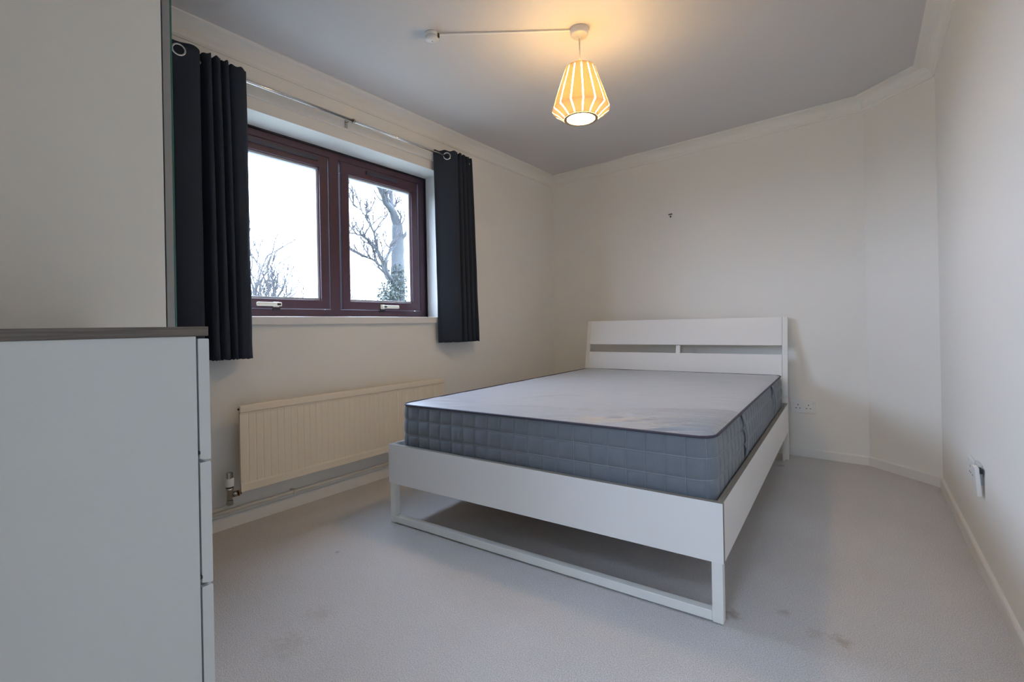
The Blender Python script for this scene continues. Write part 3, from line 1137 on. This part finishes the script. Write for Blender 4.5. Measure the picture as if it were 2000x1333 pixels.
for k in range(24):
    prof.append(0.0135 if k % 4 < 2 else 0.0118)
A = [bm.verts.new((vx + prof[k] * math.cos(2 * PI * k / 24), vy + prof[k] * math.sin(2 * PI * k / 24), 0.2482)) for k in range(24)]
B = [bm.verts.new((vx + prof[k] * math.cos(2 * PI * k / 24), vy + prof[k] * math.sin(2 * PI * k / 24), 0.274)) for k in range(24)]
for k in range(24):
    j = (k + 1) % 24
    bm.faces.new((A[k], A[j], B[j], B[k]))
bm.faces.new(list(reversed(A)))
bm.faces.new(B)
obj('valve_cap', bm, M['valve_chrome'], val, label='fluted chrome cap', off=ro)
bm = bmesh.new()
lathe(bm, [(0.0135, 0.0), (0.0135, 0.004)], (vx, ry0 - 0.0045, 0.172), 20, 'y')
obj('copper_washer', bm, M['copper'], val, off=ro)

po = (0.03, 1.5, 0.09)
pipe = thing('heating_pipe', 'cream painted heating pipes running along the skirting under the radiator', 'pipe', po)
bm = bmesh.new()
tube(bm, [(0.030, 0.60, 0.085), (0.030, 1.5, 0.089), (0.030, 2.52, 0.092)], 0.0085, 12)
obj('long_pipe', bm, M['pipe'], pipe, off=po)
bm = bmesh.new()
pts = [(0.032, 0.60, 0.108), (0.034, 0.90, 0.108)]
for k in range(9):
    a = k / 8 * PI / 2
    pts.append((0.036 + 0.030 * k / 8, 0.962 + 0.060 * math.sin(a), 0.108 + 0.022 * (1 - math.cos(a))))
pts.append((vx, vy, 0.1275))
tube(bm, pts, 0.0078, 12)
obj('valve_tail', bm, M['pipe'], pipe, off=po)
for y in (1.352, 2.2):
    bm = bmesh.new()
    lathe(bm, [(0.012, -0.008), (0.012, 0.008)], (0.030, y, 0.0887), 14, 'y')
    box(bm, (0.0005, y - 0.008, 0.080), (0.022, y + 0.008, 0.098))
    obj('pipe_clip', bm, M['pipe'], pipe, off=po)

# ------------------------------------------------------------------ curtain pole
RZ, RX = 2.071, 0.090
co = (RX, 1.6, RZ)
pole = thing('curtain_pole', 'slim chrome curtain pole on brackets above the window', 'curtain pole', co)
bm = bmesh.new()
tube(bm, [(RX, 0.62, RZ), (RX, 1.705, RZ)], 0.0085, 14)
obj('rod', bm, M['chrome'], pole, off=co)
bm = bmesh.new()
tube(bm, [(RX, 1.69, RZ), (RX, 2.63, RZ)], 0.0070, 14)
obj('rod', bm, M['chrome'], pole, off=co)
for y in (0.70, 1.70):
    bm = bmesh.new()
    box(bm, (0.0185, y - 0.008, 2.062 - 0.012), (0.0215, y + 0.008, 2.062 + 0.034), bev=0.001)
    box(bm, (0.0215, y - 0.004, 2.080), (RX - 0.008, y + 0.004, 2.084), bev=0.0008)
    lathe(bm, [(0.0125, -0.005), (0.0125, 0.005)], (RX, y, RZ), 16, 'y')
    obj('bracket', bm, M['valve_chrome'], pole, off=co)
for y in (0.60, 2.645):
    bm = bmesh.new()
    lathe(bm, [(0.0075, -0.02), (0.016, -0.014), (0.018, 0.0), (0.016, 0.014), (0.006, 0.02)], (RX, y, RZ), 18, 'y')
    obj('finial', bm, M['chrome'], pole, off=co)


# ------------------------------------------------------------------ curtains
def catmull(pts, per=10):
    out = []
    n_ = len(pts)
    for i in range(n_ - 1):
        p0, p1, p2, p3 = pts[max(i - 1, 0)], pts[i], pts[i + 1], pts[min(i + 2, n_ - 1)]
        for k in range(per):
            t = k / per
            f = lambda a, b, c, d: 0.5 * ((2 * b) + (-a + c) * t + (2 * a - 5 * b + 4 * c - d) * t * t + (-a + 3 * b - 3 * c + d) * t ** 3)
            out.append((f(p0[0], p1[0], p2[0], p3[0]), f(p0[1], p1[1], p2[1], p3[1])))
    out.append(pts[-1])
    return out


def curtain(label, top, bot, z_top, z_bot, loc, seed, eyelets):
    c = thing('curtain', label, 'curtain', loc)
    a, b = catmull(top), catmull(bot)
    NZ_ = 40
    bm_ = bmesh.new()
    rows_ = []
    for k in range(NZ_ + 1):
        t = k / NZ_
        z = z_top + (z_bot - z_top) * t
        row = []
        for i, (p, q) in enumerate(zip(a, b)):
            w = t ** 0.8
            wob = 0.0035 * t * noise.noise(Vector((i * 0.11, t * 5, seed))) + (0.006 * noise.noise(Vector((i * 0.2, seed * 3, t * 9))) * max(0, t - 0.8) * 5 * 0.5)
            zz = z
            if k == 0:
                zz += 0.004 * math.sin(i * 0.33 + seed)
            if k == NZ_:
                zz += 0.004 * noise.noise(Vector((i * 0.3, seed, 0)))
            row.append(bm_.verts.new((p[1] + (q[1] - p[1]) * w + wob, p[0] + (q[0] - p[0]) * w + wob * 0.6, zz)))
        rows_.append(row)
    for k in range(NZ_):
        for i in range(len(a) - 1):
            f = bm_.faces.new((rows_[k][i], rows_[k][i + 1], rows_[k + 1][i + 1], rows_[k + 1][i]))
            f.smooth = True
    o = obj('cloth', bm_, M['curtain'], c, off=loc)
    md = o.modifiers.new('thickness', 'SOLIDIFY')
    md.thickness = 0.0024
    md.offset = 0
    for (ey, ex, ang) in eyelets:
        bm_ = bmesh.new()
        R, r = 0.0225, 0.0042
        N1, N2 = 28, 8
        rr = []
        d1 = Vector((math.sin(ang), math.cos(ang), 0))     # along the cloth (x, y)
        nn = Vector((math.cos(ang), -math.sin(ang), 0))
        zc = RZ
        for i in range(N1):
            A_ = 2 * PI * i / N1
            cen = Vector((ex, ey, zc)) + (d1 * math.cos(A_) + Vector((0, 0, 1)) * math.sin(A_)) * R
            rad_ = (d1 * math.cos(A_) + Vector((0, 0, 1)) * math.sin(A_))
            rr.append([bm_.verts.new(cen + rad_ * (r * math.cos(2 * PI * j / N2)) + nn * (r * 0.8 * math.sin(2 * PI * j / N2))) for j in range(N2)])
        for i in range(N1):
            for j in range(N2):
                f = bm_.faces.new((rr[i][j], rr[(i + 1) % N1][j], rr[(i + 1) % N1][(j + 1) % N2], rr[i][(j + 1) % N2]))
                f.smooth = True
        obj('eyelet', bm_, M['chrome'], c, label='chrome ring eyelet', off=loc)
    return c


# (y, x) plan of the folds from left to right
topL = [(0.63, 0.060), (0.665, 0.12), (0.70, 0.125), (0.735, 0.065), (0.76, 0.065), (0.785, 0.100), (0.815, 0.130), (0.87, 0.140), (0.915, 0.130), (0.926, 0.09), (0.930, 0.07), (0.935, 0.10), (0.944, 0.130), (0.958, 0.134), (0.966, 0.115), (0.970, 0.08), (0.974, 0.115), (0.984, 0.131), (0.996, 0.130), (1.003, 0.112), (1.007, 0.08), (1.011, 0.112), (1.020, 0.127), (1.032, 0.126), (1.039, 0.108), (1.043, 0.080), (1.048, 0.102), (1.062, 0.114), (1.085, 0.117), (1.105, 0.112), (1.122, 0.094), (1.130, 0.066)]
botL = [(0.64, 0.060), (0.67, 0.11), (0.71, 0.115), (0.75, 0.060), (0.775, 0.060), (0.80, 0.098), (0.83, 0.122), (0.885, 0.132), (0.918, 0.122), (0.932, 0.085), (0.938, 0.065), (0.945, 0.09), (0.956, 0.122), (0.972, 0.128), (0.983, 0.110), (0.988, 0.075), (0.993, 0.105), (1.004, 0.126), (1.018, 0.124), (1.026, 0.105), (1.031, 0.075), (1.036, 0.104), (1.044, 0.121), (1.054, 0.119), (1.060, 0.100), (1.064, 0.075), (1.069, 0.096), (1.080, 0.110), (1.098, 0.112), (1.116, 0.106), (1.132, 0.088), (1.139, 0.060)]
curtain('charcoal eyelet curtain drawn to the left of the window beside the wardrobe', topL, botL, 2.108, 0.782, (0.09, 0.88, 0.78), 2.3,
        [(0.838, 0.137, 0.20), (0.803, 0.096, 0.9)])
topR = [(2.362, 0.034), (2.376, 0.042), (2.402, 0.066), (2.428, 0.090), (2.455, 0.112), (2.480, 0.128), (2.498, 0.127), (2.506, 0.082), (2.512, 0.060), (2.520, 0.080), (2.526, 0.118), (2.536, 0.130), (2.547, 0.115), (2.551, 0.070), (2.557, 0.060), (2.564, 0.080), (2.569, 0.115), (2.578, 0.128), (2.588, 0.110), (2.592, 0.070), (2.598, 0.060), (2.605, 0.080), (2.610, 0.112), (2.619, 0.124), (2.629, 0.106), (2.634, 0.070), (2.642, 0.064), (2.650, 0.090), (2.662, 0.114), (2.674, 0.092)]
botR = [(2.378, 0.034), (2.394, 0.044), (2.420, 0.070), (2.446, 0.095), (2.472, 0.116), (2.496, 0.130), (2.514, 0.126), (2.523, 0.082), (2.530, 0.060), (2.539, 0.080), (2.546, 0.118), (2.557, 0.130), (2.569, 0.115), (2.574, 0.070), (2.581, 0.060), (2.589, 0.080), (2.595, 0.115), (2.606, 0.128), (2.617, 0.110), (2.622, 0.070), (2.630, 0.060), (2.638, 0.080), (2.645, 0.112), (2.656, 0.124), (2.668, 0.106), (2.674, 0.070), (2.684, 0.064), (2.693, 0.090), (2.706, 0.114), (2.718, 0.092)]
curtain('charcoal eyelet curtain gathered to the right of the window beyond the radiator', topR, botR, 2.109, 0.803, (0.09, 2.5, 0.8), 5.1,
        [(2.432, 0.0945, 0.75)])

# ------------------------------------------------------------------ pendant lamp
lx, ly = 1.335, 2.045
lo = (lx, ly, CEIL)
lamp = thing('pendant_lamp', 'lit pendant lamp with a slatted pale veneer shade hanging from the ceiling', 'lamp', lo)
bm = bmesh.new()
lathe(bm, [(0.040, CEIL - 0.0005), (0.042, CEIL - 0.004), (0.040, CEIL - 0.028), (0.036, CEIL - 0.033), (0.006, CEIL - 0.034), (0.005, CEIL - 0.044)], (lx, ly, 0), 40)
obj('ceiling_rose', bm, M['plastic'], lamp, off=lo)
bm = bmesh.new()
tube(bm, [(lx, ly, CEIL - 0.040), (lx, ly, 2.06)], 0.0032, 10)
obj('cord', bm, M['plastic'], lamp, off=lo)
bm = bmesh.new()
lathe(bm, [(0.006, 2.075), (0.017, 2.066), (0.019, 2.050), (0.019, 2.018), (0.016, 2.010)], (lx, ly, 0), 24)
obj('lamp_holder', bm, M['plastic'], lamp, off=lo)
bm = bmesh.new()
lathe(bm, [(0.0125, 2.009), (0.014, 2.000), (0.022, 1.985), (0.0295, 1.966), (0.0305, 1.950), (0.026, 1.932), (0.016, 1.921), (0.004, 1.9185)], (lx, ly, 0), 32)
obj('bulb', bm, M['bulb_glass'], lamp, label='glowing frosted bulb', off=lo)
TZ, KZ, BZ = 2.086, 1.897, 1.858
TR, KR, BR_ = 0.067, 0.131, 0.078


def ring(name, R, z0, z1, w):
    bm_ = bmesh.new()
    n_ = 48
    pr = [(R - w, z0), (R, z0), (R, z1), (R - w, z1)]
    rg = [[bm_.verts.new((lx + r * math.cos(2 * PI * i / n_), ly + r * math.sin(2 * PI * i / n_), z)) for i in range(n_)] for r, z in pr]
    for k in range(4):
        for i in range(n_):
            j = (i + 1) % n_
            bm_.faces.new((rg[k][i], rg[k][j], rg[(k + 1) % 4][j], rg[(k + 1) % 4][i]))
    return bm_


bm = ring('top_ring', TR, TZ - 0.004, TZ + 0.003, 0.012)
for k in range(3):
    a = 2 * PI * k / 3 + 0.4
    tube(bm, [(lx + 0.018 * math.cos(a), ly + 0.018 * math.sin(a), 2.052), (lx + (TR - 0.008) * math.cos(a), ly + (TR - 0.008) * math.sin(a), TZ)], 0.0022, 6)
obj('top_ring', bm, M['ring'], lamp, off=lo)
bm = ring('bottom_ring', BR_, BZ - 0.005, BZ + 0.003, 0.0135)
obj('bottom_ring', bm, M['ring'], lamp, off=lo)
bm = bmesh.new()
lathe(bm, [(TR - 0.013, TZ - 0.010), (KR - 0.010, KZ + 0.001), (BR_ - 0.014, BZ + 0.004)], (lx, ly, 0), 30, close=False)
obj('inner_diffuser', bm, M['bulb'], lamp, label='glowing white inner diffuser', off=lo)
bm = bmesh.new()
lathe(bm, [(BR_ - 0.0140, BZ - 0.001), (BR_ - 0.0140, BZ + 0.0012)], (lx, ly, 0), 36)
obj('bottom_diffuser', bm, M['bulb'], lamp, label='glowing white disc closing the bottom', off=lo)
bm = bmesh.new()
lathe(bm, [(TR - 0.0125, TZ - 0.004), (TR - 0.0125, TZ - 0.001)], (lx, ly, 0), 36)
obj('top_disc', bm, M['lamp_top'], lamp, label='warm glowing disc closing the top', off=lo)
NS = 15
for k in range(NS):
    a0 = 2 * PI * (k + 0.03) / NS + math.radians(-57 + 12)
    bm = bmesh.new()
    rows = []
    prof = [(TR + 0.0005, TZ + 0.002, 0.0048)]
    for t in (0.25, 0.5, 0.75):
        prof.append((TR + (KR - TR) * t + 0.002 * math.sin(PI * t), TZ + (KZ - TZ) * t, 0.0052))
    prof += [(KR - 0.001, KZ + 0.004, 0.0058), (KR, KZ, 0.0058), (KR - 0.003, KZ - 0.004, 0.0058), ((KR + BR_) / 2, (KZ + BZ) / 2, 0.0052), (BR_ + 0.0005, BZ - 0.003, 0.0045)]
    for r, z, g in prof:
        half = PI / NS - g / 2 / r
        row = []
        for i in range(6):
            aa = a0 + half * (2 * i / 5 - 1)
            row.append(bm.verts.new((lx + r * math.cos(aa), ly + r * math.sin(aa), z)))
        rows.append(row)
    for i in range(len(rows) - 1):
        for j in range(5):
            bm.faces.new((rows[i][j], rows[i][j + 1], rows[i + 1][j + 1], rows[i + 1][j]))
    sl = obj('slat', bm, M['veneer'], lamp, off=lo)

# ------------------------------------------------------------------ junction box and cable cover
jo = (0.785, 1.645, CEIL)
jb = thing('junction_box', 'small round white junction box on the ceiling left of the lamp', 'junction box', jo)
bm = bmesh.new()
lathe(bm, [(0.030, -0.0005), (0.032, -0.003), (0.032, -0.016)], (0, 0, 0), 32)
obj('base', bm, M['plastic'], jb)
bm = bmesh.new()
lathe(bm, [(0.0315, -0.0165), (0.0315, -0.030), (0.028, -0.0345), (0.004, -0.036)], (0, 0, 0), 32)
cap = obj('cover', bm, M['plastic'], jb)
bm = bmesh.new()
lathe(bm, [(0.002, -0.0362), (0.0018, -0.0375)], (0.0, 0, 0), 10)
obj('screw', bm, M['black'], cap)
boxpart('cable_notch', (0.024, 0.004, -0.026), (0.0335, 0.014, -0.006), M['brown'], jb)
p0, p1 = Vector((jo[0], jo[1], 0)), Vector((lx, ly, 0))
dv = (p1 - p0)
L = dv.length
ang = math.atan2(dv.y, dv.x)
bm = bmesh.new()
box(bm, (0.033, -0.005, -0.0085), (L - 0.043, 0.005, -0.0005), bev=0.0015)
tr = obj('cable_cover', bm, M['plastic'])
tr.location = jo
tr.rotation_euler = (0, 0, ang)
tag(tr, 'thin white cable cover along the ceiling from junction box to lamp', 'cable cover')


# ------------------------------------------------------------------ sockets
def socket(name, label, cx, cy, cz, rz):
    """double socket: local x along the wall, local -y into the room"""
    s = thing(name, label, 'socket', (cx, cy, cz), rz, 'double wall sockets')
    bm_ = bmesh.new()
    box(bm_, (-0.073, -0.010, -0.043), (0.073, -0.0005, 0.043), bev=0.0025)
    obj('plate', bm_, M['plastic'], s)
    for x in (-0.058, 0.058):
        bm_ = bmesh.new()
        box(bm_, (x - 0.008, -0.0135, 0.016), (x + 0.008, -0.0102, 0.034), rot=Matrix.Rotation(0.10, 4, 'X'), piv=(x, -0.011, 0.025), bev=0.0012)
        obj('switch', bm_, M['plastic'], s)
    for x in (-0.030, 0.030):
        for (dx, dz, w, h) in ((0, 0.010, 0.0022, 0.0042), (-0.011, -0.012, 0.0036, 0.0022), (0.011, -0.012, 0.0036, 0.0022)):
            bm_ = bmesh.new()
            box(bm_, (x + dx - w, -0.0106, dz - h), (x + dx + w, -0.0101, dz + h))
            obj('pin_hole', bm_, M['black'], s)
    return s


ab = math.atan2(-0.0541, 1)
socket('wall_socket', 'white double socket on the back wall right of the headboard', 2.007, back_y(2.007), 0.334, ab)
ar = math.atan2(3.50 - 0, right_x(3.5) - right_x(0))
# right wall: local -y must point to -x
ysock = 2.577
socket('wall_socket', 'white double socket low on the right wall beside a narrow socket box', right_x(ysock), ysock, 0.325, -PI / 2 - 0.0214 * -1)
ya = 2.462
ad = thing('socket_box', 'narrow white socket box with a hanging cover beside the right wall double socket', 'socket box', (right_x(ya), ya, 0.34), -PI / 2 + 0.0214)
bm = bmesh.new()
box(bm, (-0.036, -0.013, -0.030), (0.034, -0.0005, 0.042), bev=0.002)
obj('plate', bm, M['plastic_grey'], ad)
bm = bmesh.new()
box(bm, (0.018, -0.026, -0.062), (0.066, -0.0135, 0.038), rot=Matrix.Rotation(0.06, 4, 'X'), piv=(0, -0.013, 0.038), bev=0.003)
pb = obj('hanging_cover', bm, M['plastic'], ad)
bm = bmesh.new()
box(bm, (0.034, -0.0128, 0.018), (0.0662, -0.0045, 0.034), bev=0.001)
obj('dark_slot', bm, M['black'], pb, label='dark slot behind the cover')  # black block drawn for the dark slot behind the cover
bm = bmesh.new()
lathe(bm, [(0.003, -0.0146), (0.003, -0.0131)], (-0.012, 0, -0.004), 10, 'y')
obj('screw', bm, M['black'], ad)

# ------------------------------------------------------------------ picture hook
hx = 1.131
hk = thing('picture_hook', 'tiny dark hook with pins on the back wall above the bed', 'hook', (hx, back_y(hx), 1.75), ab)
bm = bmesh.new()
box(bm, (-0.012, -0.0022, -0.002), (0.012, -0.0005, 0.013), bev=0.0006)
obj('plate', bm, M['handle'], hk)
for x in (-0.0105, 0.0, 0.0105):
    bm = bmesh.new()
    lathe(bm, [(0.0042, -0.0100), (0.0042, -0.0025)], (x, 0, 0.007 + (0.001 if x > 0.005 else 0)), 10, 'y')
    obj('pin', bm, M['brown'], hk)
bm = bmesh.new()
box(bm, (-0.0045, -0.0085, -0.017), (0.0045, -0.0005, -0.005), bev=0.0015)
obj('hook_tip', bm, M['brown'], hk)

# ------------------------------------------------------------------ outside: ground, tree, shrubs
bm = bmesh.new()
prism(bm, [(-60, -60), (40, -60), (40, 60), (-60, 60)], -0.6, -0.4)
g = struct(obj('ground', bm, M['grass']))


def limb(bm_, pts, r0, r1, n_=7, jit=0.0, sub=4, seed=0):
    rr = random.Random(seed)
    P = [Vector(p) for p in pts]
    out = []
    for i in range(len(P) - 1):
        q0, q1, q2, q3 = P[max(i - 1, 0)], P[i], P[i + 1], P[min(i + 2, len(P) - 1)]
        for k in range(sub):
            t = k / sub
            v = 0.5 * ((2 * q1) + (-q0 + q2) * t + (2 * q0 - 5 * q1 + 4 * q2 - q3) * t * t + (-q0 + 3 * q1 - 3 * q2 + q3) * t ** 3)
            out.append(v + Vector((rr.uniform(-jit, jit), rr.uniform(-jit, jit), rr.uniform(-jit, jit))))
    out.append(P[-1])
    N_ = len(out)
    tube(bm_, out, [r0 + (r1 - r0) * (i / (N_ - 1)) for i in range(N_)], n_)
    return out


def twigs(bm_, base, d, length, r, depth, rr):
    p = Vector(base)
    pts = [p.copy()]
    dd = Vector(d).normalized()
    nseg = 4
    for i in range(nseg):
        dd = (dd + Vector((rr.uniform(-.3, .3), rr.uniform(-.3, .3), rr.uniform(-.15, .35)))).normalized()
        p = p + dd * (length / nseg)
        pts.append(p.copy())
    tube(bm_, pts, [r * (1 - 0.45 * i / nseg) for i in range(nseg + 1)], 5, cap=False)
    if depth > 0:
        for i in range(1, nseg + 1):
            if rr.random() < 0.8:
                nd = (dd + Vector((rr.uniform(-1, 1), rr.uniform(-1, 1), rr.uniform(-.3, .8)))).normalized()
                twigs(bm_, pts[i], nd, length * rr.uniform(.45, .7), r * 0.72, depth - 1, rr)


def leaf_cluster(bm_, c, sx, sy, sz, count, size, rr):
    for _ in range(count):
        while True:
            p = Vector((rr.uniform(-1, 1), rr.uniform(-1, 1), rr.uniform(-1, 1)))
            if p.length < 1:
                break
        q = Vector((c[0] + p.x * sx, c[1] + p.y * sy, c[2] + p.z * sz))
        a = Vector((rr.uniform(-1, 1), rr.uniform(-1, 1), rr.uniform(-1, 1))).normalized()
        b = a.orthogonal().normalized()
        s = size * rr.uniform(.6, 1.3)
        vs = [bm_.verts.new(q + a * s), bm_.verts.new(q + b * s * .6), bm_.verts.new(q - a * s), bm_.verts.new(q - b * s * .6)]
        bm_.faces.new(vs)


TO = (-6.5, 7.45, -0.4)
tree = thing('bare_tree', 'bare winter tree with an ivy-clad trunk seen through the right-hand pane', 'tree', TO)
bm = bmesh.new()
trunk_pts = [(-6.5, 7.38, -0.45), (-6.5, 7.42, 1.4), (-6.48, 7.44, 1.88), (-6.5, 7.46, 2.36), (-6.52, 7.49, 2.84), (-6.5, 7.47, 3.32)]
limb(bm, trunk_pts, 0.20, 0.125, 10, 0.01, 4, 1)
obj('trunk', bm, M['bark'], tree, off=TO)
branches = [([(-6.5, 7.47, 3.28), (-6.45, 7.31, 3.59), (-6.4, 7.07, 3.76), (-6.3, 6.93, 3.89), (-6.25, 6.72, 4.07), (-6.1, 6.35, 4.3), (-6.0, 5.9, 4.55)], 0.095, 0.022),
            ([(-6.42, 7.16, 3.70), (-6.5, 7.05, 3.95), (-6.6, 6.97, 4.25), (-6.6, 6.85, 4.9)], 0.055, 0.02),
            ([(-6.5, 7.46, 3.25), (-6.6, 7.42, 3.55), (-6.7, 7.48, 3.8), (-6.9, 7.63, 4.2), (-7.0, 7.7, 5.2)], 0.08, 0.03),
            ([(-6.52, 7.45, 1.95), (-6.7, 7.32, 2.10), (-6.8, 7.26, 2.45), (-6.8, 7.13, 2.72), (-6.85, 7.0, 2.89), (-6.85, 6.78, 3.0), (-6.9, 6.55, 3.05)], 0.06, 0.015),
            ([(-6.8, 7.10, 2.75), (-6.8, 7.03, 3.11), (-6.75, 6.84, 3.34), (-6.7, 6.63, 3.54), (-6.7, 6.42, 3.62)], 0.028, 0.008),
            ([(-6.45, 7.40, 1.85), (-6.3, 6.98, 2.17), (-6.2, 6.90, 2.45), (-6.2, 7.05, 2.66), (-6.2, 7.17, 2.80), (-6.3, 7.28, 3.1)], 0.05, 0.012),
            ([(-6.7, 7.36, 2.25), (-7.0, 7.30, 2.42), (-7.0, 7.19, 2.50), (-7.0, 7.02, 2.58), (-7.05, 6.8, 2.62)], 0.035, 0.008),
            ([(-6.5, 7.5, 2.9), (-6.3, 7.62, 3.2), (-6.2, 7.75, 3.7), (-6.1, 7.9, 4.2)], 0.05, 0.015)]
rr = random.Random(3)
tw = bmesh.new()
for i, (pts, a, b) in enumerate(branches):
    bm = bmesh.new()
    path = limb(bm, pts, a, b, 7, 0.008, 4, 20 + i)
    obj('branch', bm, M['bark'], tree, off=TO)
    for k in range(4, len(path), 2):
        d = path[k] - path[k - 1]
        d = d.normalized() + Vector((rr.uniform(-.8, .8), rr.uniform(-.8, .8), rr.uniform(-.2, .7)))
        twigs(tw, path[k], d, rr.uniform(.25, .55), 0.020, 2, rr)
o = obj('twigs', tw, M['twig'], tree, fix=False, off=TO)
o['kind'] = 'stuff'
bm = bmesh.new()
rr = random.Random(9)
leaf_cluster(bm, (-6.35, 7.15, 1.60), 0.25, 0.38, 0.42, 1100, 0.032, rr)
leaf_cluster(bm, (-6.4, 7.36, 2.0), 0.22, 0.18, 0.40, 500, 0.030, rr)
leaf_cluster(bm, (-6.4, 7.2, 0.8), 0.3, 0.5, 0.9, 1200, 0.036, rr)
leaf_cluster(bm, (-6.4, 7.78, 1.9), 0.2, 0.12, 0.6, 350, 0.030, rr)
o = obj('ivy', bm, M['ivy'], tree, fix=False, off=TO)
o['kind'] = 'stuff'


def shrub(label, loc, h, spread, nst, seed, m):
    t = thing('bare_shrub', label, 'shrub', loc)
    rr_ = random.Random(seed)
    bm_ = bmesh.new()
    for _ in range(nst):
        a = rr_.uniform(0, 2 * PI)
        d = Vector((math.cos(a) * spread, math.sin(a) * spread, 1.0))
        base = Vector((rr_.uniform(-.12, .12), rr_.uniform(-.12, .12), 0))
        hh = h * rr_.uniform(.6, 1.0)
        tip = base + d * hh * 0.55
        tube(bm_, [base, base + d * hh * 0.3, tip], [0.026, 0.022, 0.018], 6)
        twigs(bm_, tip, d, hh * 0.5, 0.018, 3, rr_)
        twigs(bm_, base + d * hh * 0.35, d + Vector((rr_.uniform(-.5, .5), rr_.uniform(-.5, .5), 0)), hh * 0.4, 0.016, 2, rr_)
    o_ = obj('stems', bm_, m, t, fix=False)
    o_['kind'] = 'stuff'
    return t


shrub('tall bare shrub at the left edge of the left-hand pane', (-7.0, 4.48, -0.4), 2.75, 0.10, 8, 31, M['twig'])
shrub('low bare shrub in the middle of the left-hand pane', (-8.6, 5.5, -0.4), 2.45, 0.10, 7, 32, M['twig'])
shrub('lowest bare shrub at the bottom of the right-hand pane', (-8.4, 7.3, -0.4), 2.5, 0.12, 8, 33, M['twig'])
